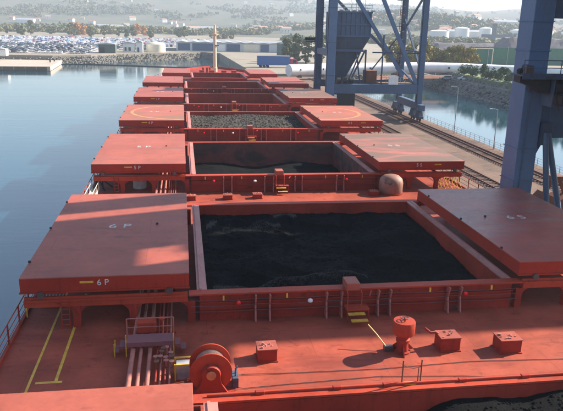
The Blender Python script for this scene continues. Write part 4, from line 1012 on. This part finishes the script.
# blue trailer truck and neighbours
t = thing('trailer_truck', (35, 255, LZ), 'blue box trailer with a crimson cab parked beyond the bow', 'truck')
MB().box(28.3, 41, 254, 257, LZ+.95, 1.2).build('trailer_box', 'truckblue', t, bevel=.05)
for k in range(10): MB().box(28.6+k*1.25, 28.7+k*1.25, 253.93, 253.998, LZ+1, 1.15).build('rib', 'truckblue', t)
MB().box(28.2, 41.1, 253.9, 257.1, 1.2, 1.32).build('roof', 'grey', t)
MB().prism([(41.3, LZ+.6), (44.2, LZ+.6), (44.2, LZ+2.0), (43.6, LZ+3.4), (41.3, LZ+3.5)], 254.1, 256.9, 'y').build('cab', 'magenta', t)
MB().box(42.3, 43.5, 254.03, 254.09, LZ+2.0, LZ+3.1).build('window', 'glass', t)
wm = MB().lathe([(.2, -.2), (.5, -.2), (.5, .2), (.2, .2)], (0, 0, 0), 14, 0, 'y').mesh('wheel', 'tyre')
for x in (29.6, 31, 32.4, 41.2, 43.4):
    for y in (254.3, 256.7): inst('wheel', wm, t, (x, y, LZ+.5))

# warehouses
def warehouse(x0, x1, y0, y1, z1, label, panels, roofm='roofgrey', wallm='wallgrey', bays=10):
    t = thing('warehouse', ((x0+x1)/2, y0, LZ), label, 'building')
    MB().box(x0, x1, y0, y1, LZ, z1).build('wall', wallm, t)
    wb = (x1-x0)/bays
    for k in range(bays):
        a, c_ = x0+k*wb, x0+(k+1)*wb
        MB().prism([(a-.05, z1+.01), (c_-.06, z1+.01), (c_-.06, z1+.35), ((a+c_)/2, z1+.85), (a-.05, z1+.35)], y0-.6, y1+.6, 'y').build('roof', roofm, t)
    for (a, c_, zb, zt, m) in panels: MB().box(a, c_, y0-.12, y0-.004, zb, zt).build('panel', m, t)
warehouse(-4, 64, 386, 430, 1.6, 'long low warehouse with pale ridged roof behind the foremast', [(-3, 4, -2.6, 1.2, 'navy'), (5.2, 17.5, -2.8, 1.3, 'navy'), (20, 24, -3, .8, 'white'), (25, 33, -2.9, 1.2, 'navy'), (35, 44, -3, 1.2, 'palecream'), (45, 50, -3, 1.3, 'navy')])
warehouse(50.5, 60, 340, 356, 3.0, 'dark green shed between the warehouse and the grey-green trees', [(52, 54, -3, .5, 'black')], 'greendk', 'greendk', 2)
warehouse(-43, -34.6, 347, 355, 1.1, 'small dark green shed on the far shore left of the bow', [(-42.5, -40, -3.1, -.4, 'black')], 'grey', 'greendk', 1)
warehouse(-32, -26, 360, 367, 1.4, 'small white cabin beside the dark green shore shed', [(-31, -30, -2.4, -.6, 'glass'), (-29, -27.8, -2.4, -.6, 'glass')], 'roofgrey', 'white', 1)
warehouse(-25, -21.5, 360, 366, 2.0, 'narrow white hut next to the cream tank on the far shore', [(-24.4, -23.4, -3.1, -.6, 'navy')], 'roofgrey', 'white', 1)
warehouse(-84, -78, 306.5, 311, -.6, 'tiny white hut at the root of the left pier', [(-83, -82, -3.2, -1.4, 'glass')], 'roofgrey', 'white', 1)
t = thing('cream_tank', (-15, 370, LZ), 'squat cream tank on the far shore left of the bow', 'tank')
MB().lathe([(5.3, LZ), (5.3, .9), (4.4, 1.7), (1.5, 2.3), (.1, 2.4)], (-15, 370, 0), 24).build('shell', 'palecream', t, smooth=True)
# floating boom on the water ahead
pts = spline([(-64, 312, WZ+.1), (-45, 314, WZ+.1), (-30, 311, WZ+.1), (-12, 305, WZ+.1), (6, 300, WZ+.1), (22, 296, WZ+.1)], 8)
o = MB().tube(pts, .32, 8).build('floating_boom', 'black', None, org=(-20, 308, WZ)); tag(o, 'thin dark floating boom across the water ahead of the bow', 'boom')
for k, (x, y) in enumerate(((-57.5, 306), (-58, 299))):
    t = thing('pier_bollard', (x, y, -5.2), ['dark bollard nearer the shore on the left pier', 'dark bollard farther out on the left pier'][k], 'bollard')
    MB().lathe([(.35, -5.2), (.3, -4.6), (.45, -4.5), (.4, -4.3), (.05, -4.25)], (x, y, 0), 10).build('post', 'black', t)
# fender wall strips on the pier face
t = thing('pier_fender', (-150, 262, -6.5), 'dark timber fendering along the left pier front', 'fender')
for k in range(26):
    x = -56-k*4.2; y = 272-(x+53)/(-277)*22-.25
    MB().box(x-1.9, x+1.9, y-.25, y-.02, -6.95, -5.35).build('plank', 'bark', t)

# ------------------------------------------------------------------ parked cars on the far shore
prof = [(-2.1, .3), (2.1, .3), (2.15, .75), (1.2, .92), (.55, 1.42), (-1.2, 1.45), (-1.75, .95), (-2.15, .9)]
def car_mesh(mat):
    b = MB(); b.prism(prof[:4]+[prof[6], prof[7]], -.85, .85, 'x', 0); b.prism([(1.18, .922), (.55, 1.40), (-1.2, 1.43), (-1.72, .952)], -.72, .72, 'x', 1)
    b.prism([(.5, 1.405), (.45, 1.46), (-1.15, 1.48), (-1.2, 1.432)], -.7, .7, 'x', 0)
    for y in (-1.3, 1.3):
        for x in (-.86, .70): b.lathe([(.1, 0), (.33, 0), (.33, .16), (.1, .16)], (x, y, .33), 8, 2, 'x')
    return b.mesh('parked_car', [mat, 'glass', 'tyre'])
carcol = {'white': (.58, .58, .59), 'silver': (.4, .41, .43), 'dark blue': (.04, .06, .16), 'black': (.025, .025, .03), 'grey': (.2, .21, .23), 'red': (.4, .04, .04), 'light blue': (.2, .32, .5)}
cme = {}
for c_, v in carcol.items():
    MT['car_'+c_] = plain('car_paint_'+c_.replace(' ', '_'), v, .3, var=.02); cme[c_] = car_mesh('car_'+c_)
names = list(carcol); wts = [8, 5, 3, 2, 2.4, 1.0, 1.5]
spots = []
y = 337
row = 0
while y < 610:
    x = -170
    while x < 30:
        az = math.degrees(math.atan2(x+.92, y)); x += 2.75
        if az < -15.5 or random.random() < .13: continue
        if row % 9 == 8: continue
        if x > -48 and y < 385: continue
        if x > -12 and y < 440: continue
        if int((x+200)/60) % 2 == 0 and random.random() < .25: continue
        spots.append((x, y+random.uniform(-.3, .3)))
    y += 5.6 if row % 2 else 8.6; row += 1
spots.sort(key=lambda p: p[1])
rest = {}
for k, (x, y) in enumerate(spots):
    c_ = random.choices(names, wts)[0]
    if k < 300:
        o = bpy.data.objects.new('parked_car', cme[c_]); COL.objects.link(o); o.location = (x, y, LZ+.006); o.rotation_euler = (0, 0, random.choice((0, math.pi))+random.uniform(-.03, .03))
        tag(o, '%s car parked in the crowded lot on the far shore' % c_, 'car', 'cars parked in rows on the far shore')
    else: rest.setdefault(c_, []).append((x, y))
bb = MB(); mats = []
for ci, (c_, pl) in enumerate(rest.items()):
    mats.append('car_'+c_)
    for x, y in pl:
        q = [(px, pz) for px, pz in prof]
        bb.prism([(y+py, LZ+.007+pz) for py, pz in prof], x-.85, x+.85, 'x', ci)
if mats:
    o = bb.build('distant_parked_cars', mats, None, org=(-60, 480, LZ)); tag(o, 'rows upon rows of parked cars too far to tell apart', 'cars', kind='stuff')
# parked vehicles by the tube
for (x, y, c_), l in (((92, 205, 'white'), 'white car parked before the white tube'), ((97.5, 206, 'silver'), 'silver car right of the white car before the tube'), ((86, 206, 'grey'), 'grey car left of the white car before the tube')):
    o = bpy.data.objects.new('parked_car', cme[c_]); COL.objects.link(o); o.location = (x, y, LZ+.004); o.rotation_euler = (0, 0, R(80)); tag(o, l, 'car')

# ------------------------------------------------------------------ hills: woods and houses
rnd = np.random.default_rng(5)
V = []; NQ = 16
pos = []
while len(pos) < 13000:
    az = rnd.uniform(-19, 36); d = 640*(4.4 ** rnd.uniform(0, 1))
    x, y = d*math.sin(R(az)), d*math.cos(R(az))
    if noise.noise(Vector((x*.004, y*.004, 1.7)))+.55*noise.noise(Vector((x*.015, y*.015, 4.))) < (.02 if az < 14 else .06): continue
    pos.append((x, y, hz(x, y)))
cl = np.array(pos); N = len(cl)
hh = rnd.uniform(3, 8, N)
dirs = rnd.normal(size=(N, NQ, 3)); dirs /= np.linalg.norm(dirs, axis=2, keepdims=True)
ctr = cl[:, None, :]+np.array([0, 0, 1])*(hh*.5)[:, None, None]+dirs*(hh[:, None, None]*np.array([.55, .55, .5]))*rnd.uniform(.45, 1, (N, NQ, 1))
a = rnd.normal(size=(N, NQ, 3)); a /= np.linalg.norm(a, axis=2, keepdims=True); c2 = np.cross(a, dirs); c2 /= np.linalg.norm(c2, axis=2, keepdims=True)+1e-9
sz = (hh*.26)[:, None, None]*rnd.uniform(.6, 1.3, (N, NQ, 1))
quad = np.stack([ctr-a*sz, ctr+c2*sz*.8, ctr+a*sz, ctr-c2*sz*.8], axis=2).reshape(-1, 3)
me = bpy.data.meshes.new('hillside_woods'); nv = len(quad); nf = nv//4
me.vertices.add(nv); me.vertices.foreach_set('co', quad.astype(np.float32).ravel())
me.loops.add(nv); me.loops.foreach_set('vertex_index', np.arange(nv, dtype=np.int32))
me.polygons.add(nf); me.polygons.foreach_set('loop_start', np.arange(0, nv, 4, dtype=np.int32))
try: me.polygons.foreach_set('loop_total', np.full(nf, 4, dtype=np.int32))
except Exception: pass
me.materials.append(MT['leafwood']); me.update(); me.validate()
o = bpy.data.objects.new('hillside_woods', me); COL.objects.link(o); tag(o, 'hazy scrub and woods covering the far hillsides', 'woods', kind='stuff')
for k, (az, d) in enumerate(((-8.6, 720), (-3.2, 760), (-8.2, 740), (-3.8, 790))):
    x, y = d*math.sin(R(az)), d*math.cos(R(az)); plant('tree', 'o1', x, y, hz(x, y)-.3, random.uniform(.9, 1.2), 'orange autumn tree beyond the car lot, %s' % ('leftmost of four', 'rightmost of four', 'second from left of four', 'third from left of four')[k] , 'tree', 'orange trees beyond the lot')
for k in range(26):
    az = -16+19*random.random(); d = random.uniform(655, 760); x, y = d*math.sin(R(az)), d*math.cos(R(az))
    plant('tree', random.choice(['w1', 'w2']), x, y, max(hz(x, y), LZ)-.2, random.uniform(.6, .95), 'green tree in the belt behind the car lot', 'tree', 'tree belt behind the car lot')
def house_mesh(w_, d_, h_, m):
    b = MB(); b.box(-w_/2, w_/2, -d_/2, d_/2, -3, h_, 0); b.prism([(-d_/2-.5, h_+.01), (d_/2+.5, h_+.01), (0, h_+d_*.28)], -w_/2-.5, w_/2+.5, 'x', 1)
    for k in range(3):
        for z in (1.0, 3.9):
            if z+1.5 < h_: b.box(-w_/2+1.2+k*(w_-2)/3, -w_/2+2.4+k*(w_-2)/3, -d_/2-.06, -d_/2-.005, z, z+1.4, 2)
    return b.mesh('hill_house', [m, 'roofred', 'glass'])
hms = [house_mesh(11, 9, 6, 'housewall'), house_mesh(15, 10, 6.5, 'white'), house_mesh(22, 11, 9, 'housewall')]
cnt = 0
while cnt < 170:
    az = random.uniform(-16, 33); d = 900*(2.9 ** random.random()); x, y = d*math.sin(R(az)), d*math.cos(R(az))
    if noise.noise(Vector((x*.0035, y*.0035, 8.))) < -.05: continue
    big = az > 20 and d < 1200
    m = random.choice(hms); o = bpy.data.objects.new('hill_house', m); COL.objects.link(o); o.location = (x, y, hz(x, y)+.3); o.rotation_euler = (0, 0, random.uniform(-.6, .6)); o.scale = (random.uniform(.5, .8),)*3
    tag(o, 'small pale house with terracotta roof scattered on the far hillside', 'house', 'houses on the far hills'); cnt += 1
for k, (az, d, w_) in enumerate(((-6, 1050, 40), (1.5, 1000, 46), (-12.5, 1300, 30), (24, 900, 50), (29, 950, 46), (27, 1150, 40))):
    x, y = d*math.sin(R(az)), d*math.cos(R(az)); z = hz(x, y)
    t = thing('long_shed', (x, y, z), ['long pale shed on the plain left of the foremast', 'long pale shed on the plain right of the foremast', 'long pale shed on the far left plain', 'long pale shed beyond the tanks, leftmost of three', 'long pale shed behind the right-hand crane leg', 'long pale shed farthest off beyond the tanks'][k], 'building')
    MB().box(x-w_/2, x+w_/2, y-8, y+8, z-3, z+6).build('wall', 'white', t); MB().prism([(y-8.6, z+6.01), (y+8.6, z+6.01), (y, z+8.5)], x-w_/2-.5, x+w_/2+.5, 'x').build('roof', 'roofgrey', t)

# ------------------------------------------------------------------ haze
m = bpy.data.materials.new('hazy_air'); m.use_nodes = True; t = m.node_tree
t.nodes.clear(); out_ = t.nodes.new('ShaderNodeOutputMaterial'); pv = t.nodes.new('ShaderNodeVolumePrincipled')
pv.inputs['Color'].default_value = (.68, .80, .95, 1); pv.inputs['Density'].default_value = .0003; pv.inputs['Anisotropy'].default_value = .1
t.links.new(pv.outputs[0], out_.inputs['Volume'])
MT['haze'] = m
hb = MB().box(-7000, 7000, -1000, 5200, -14, 190).build('haze', 'haze'); tag(hb, 'pale harbour haze', 'haze', kind='stuff')
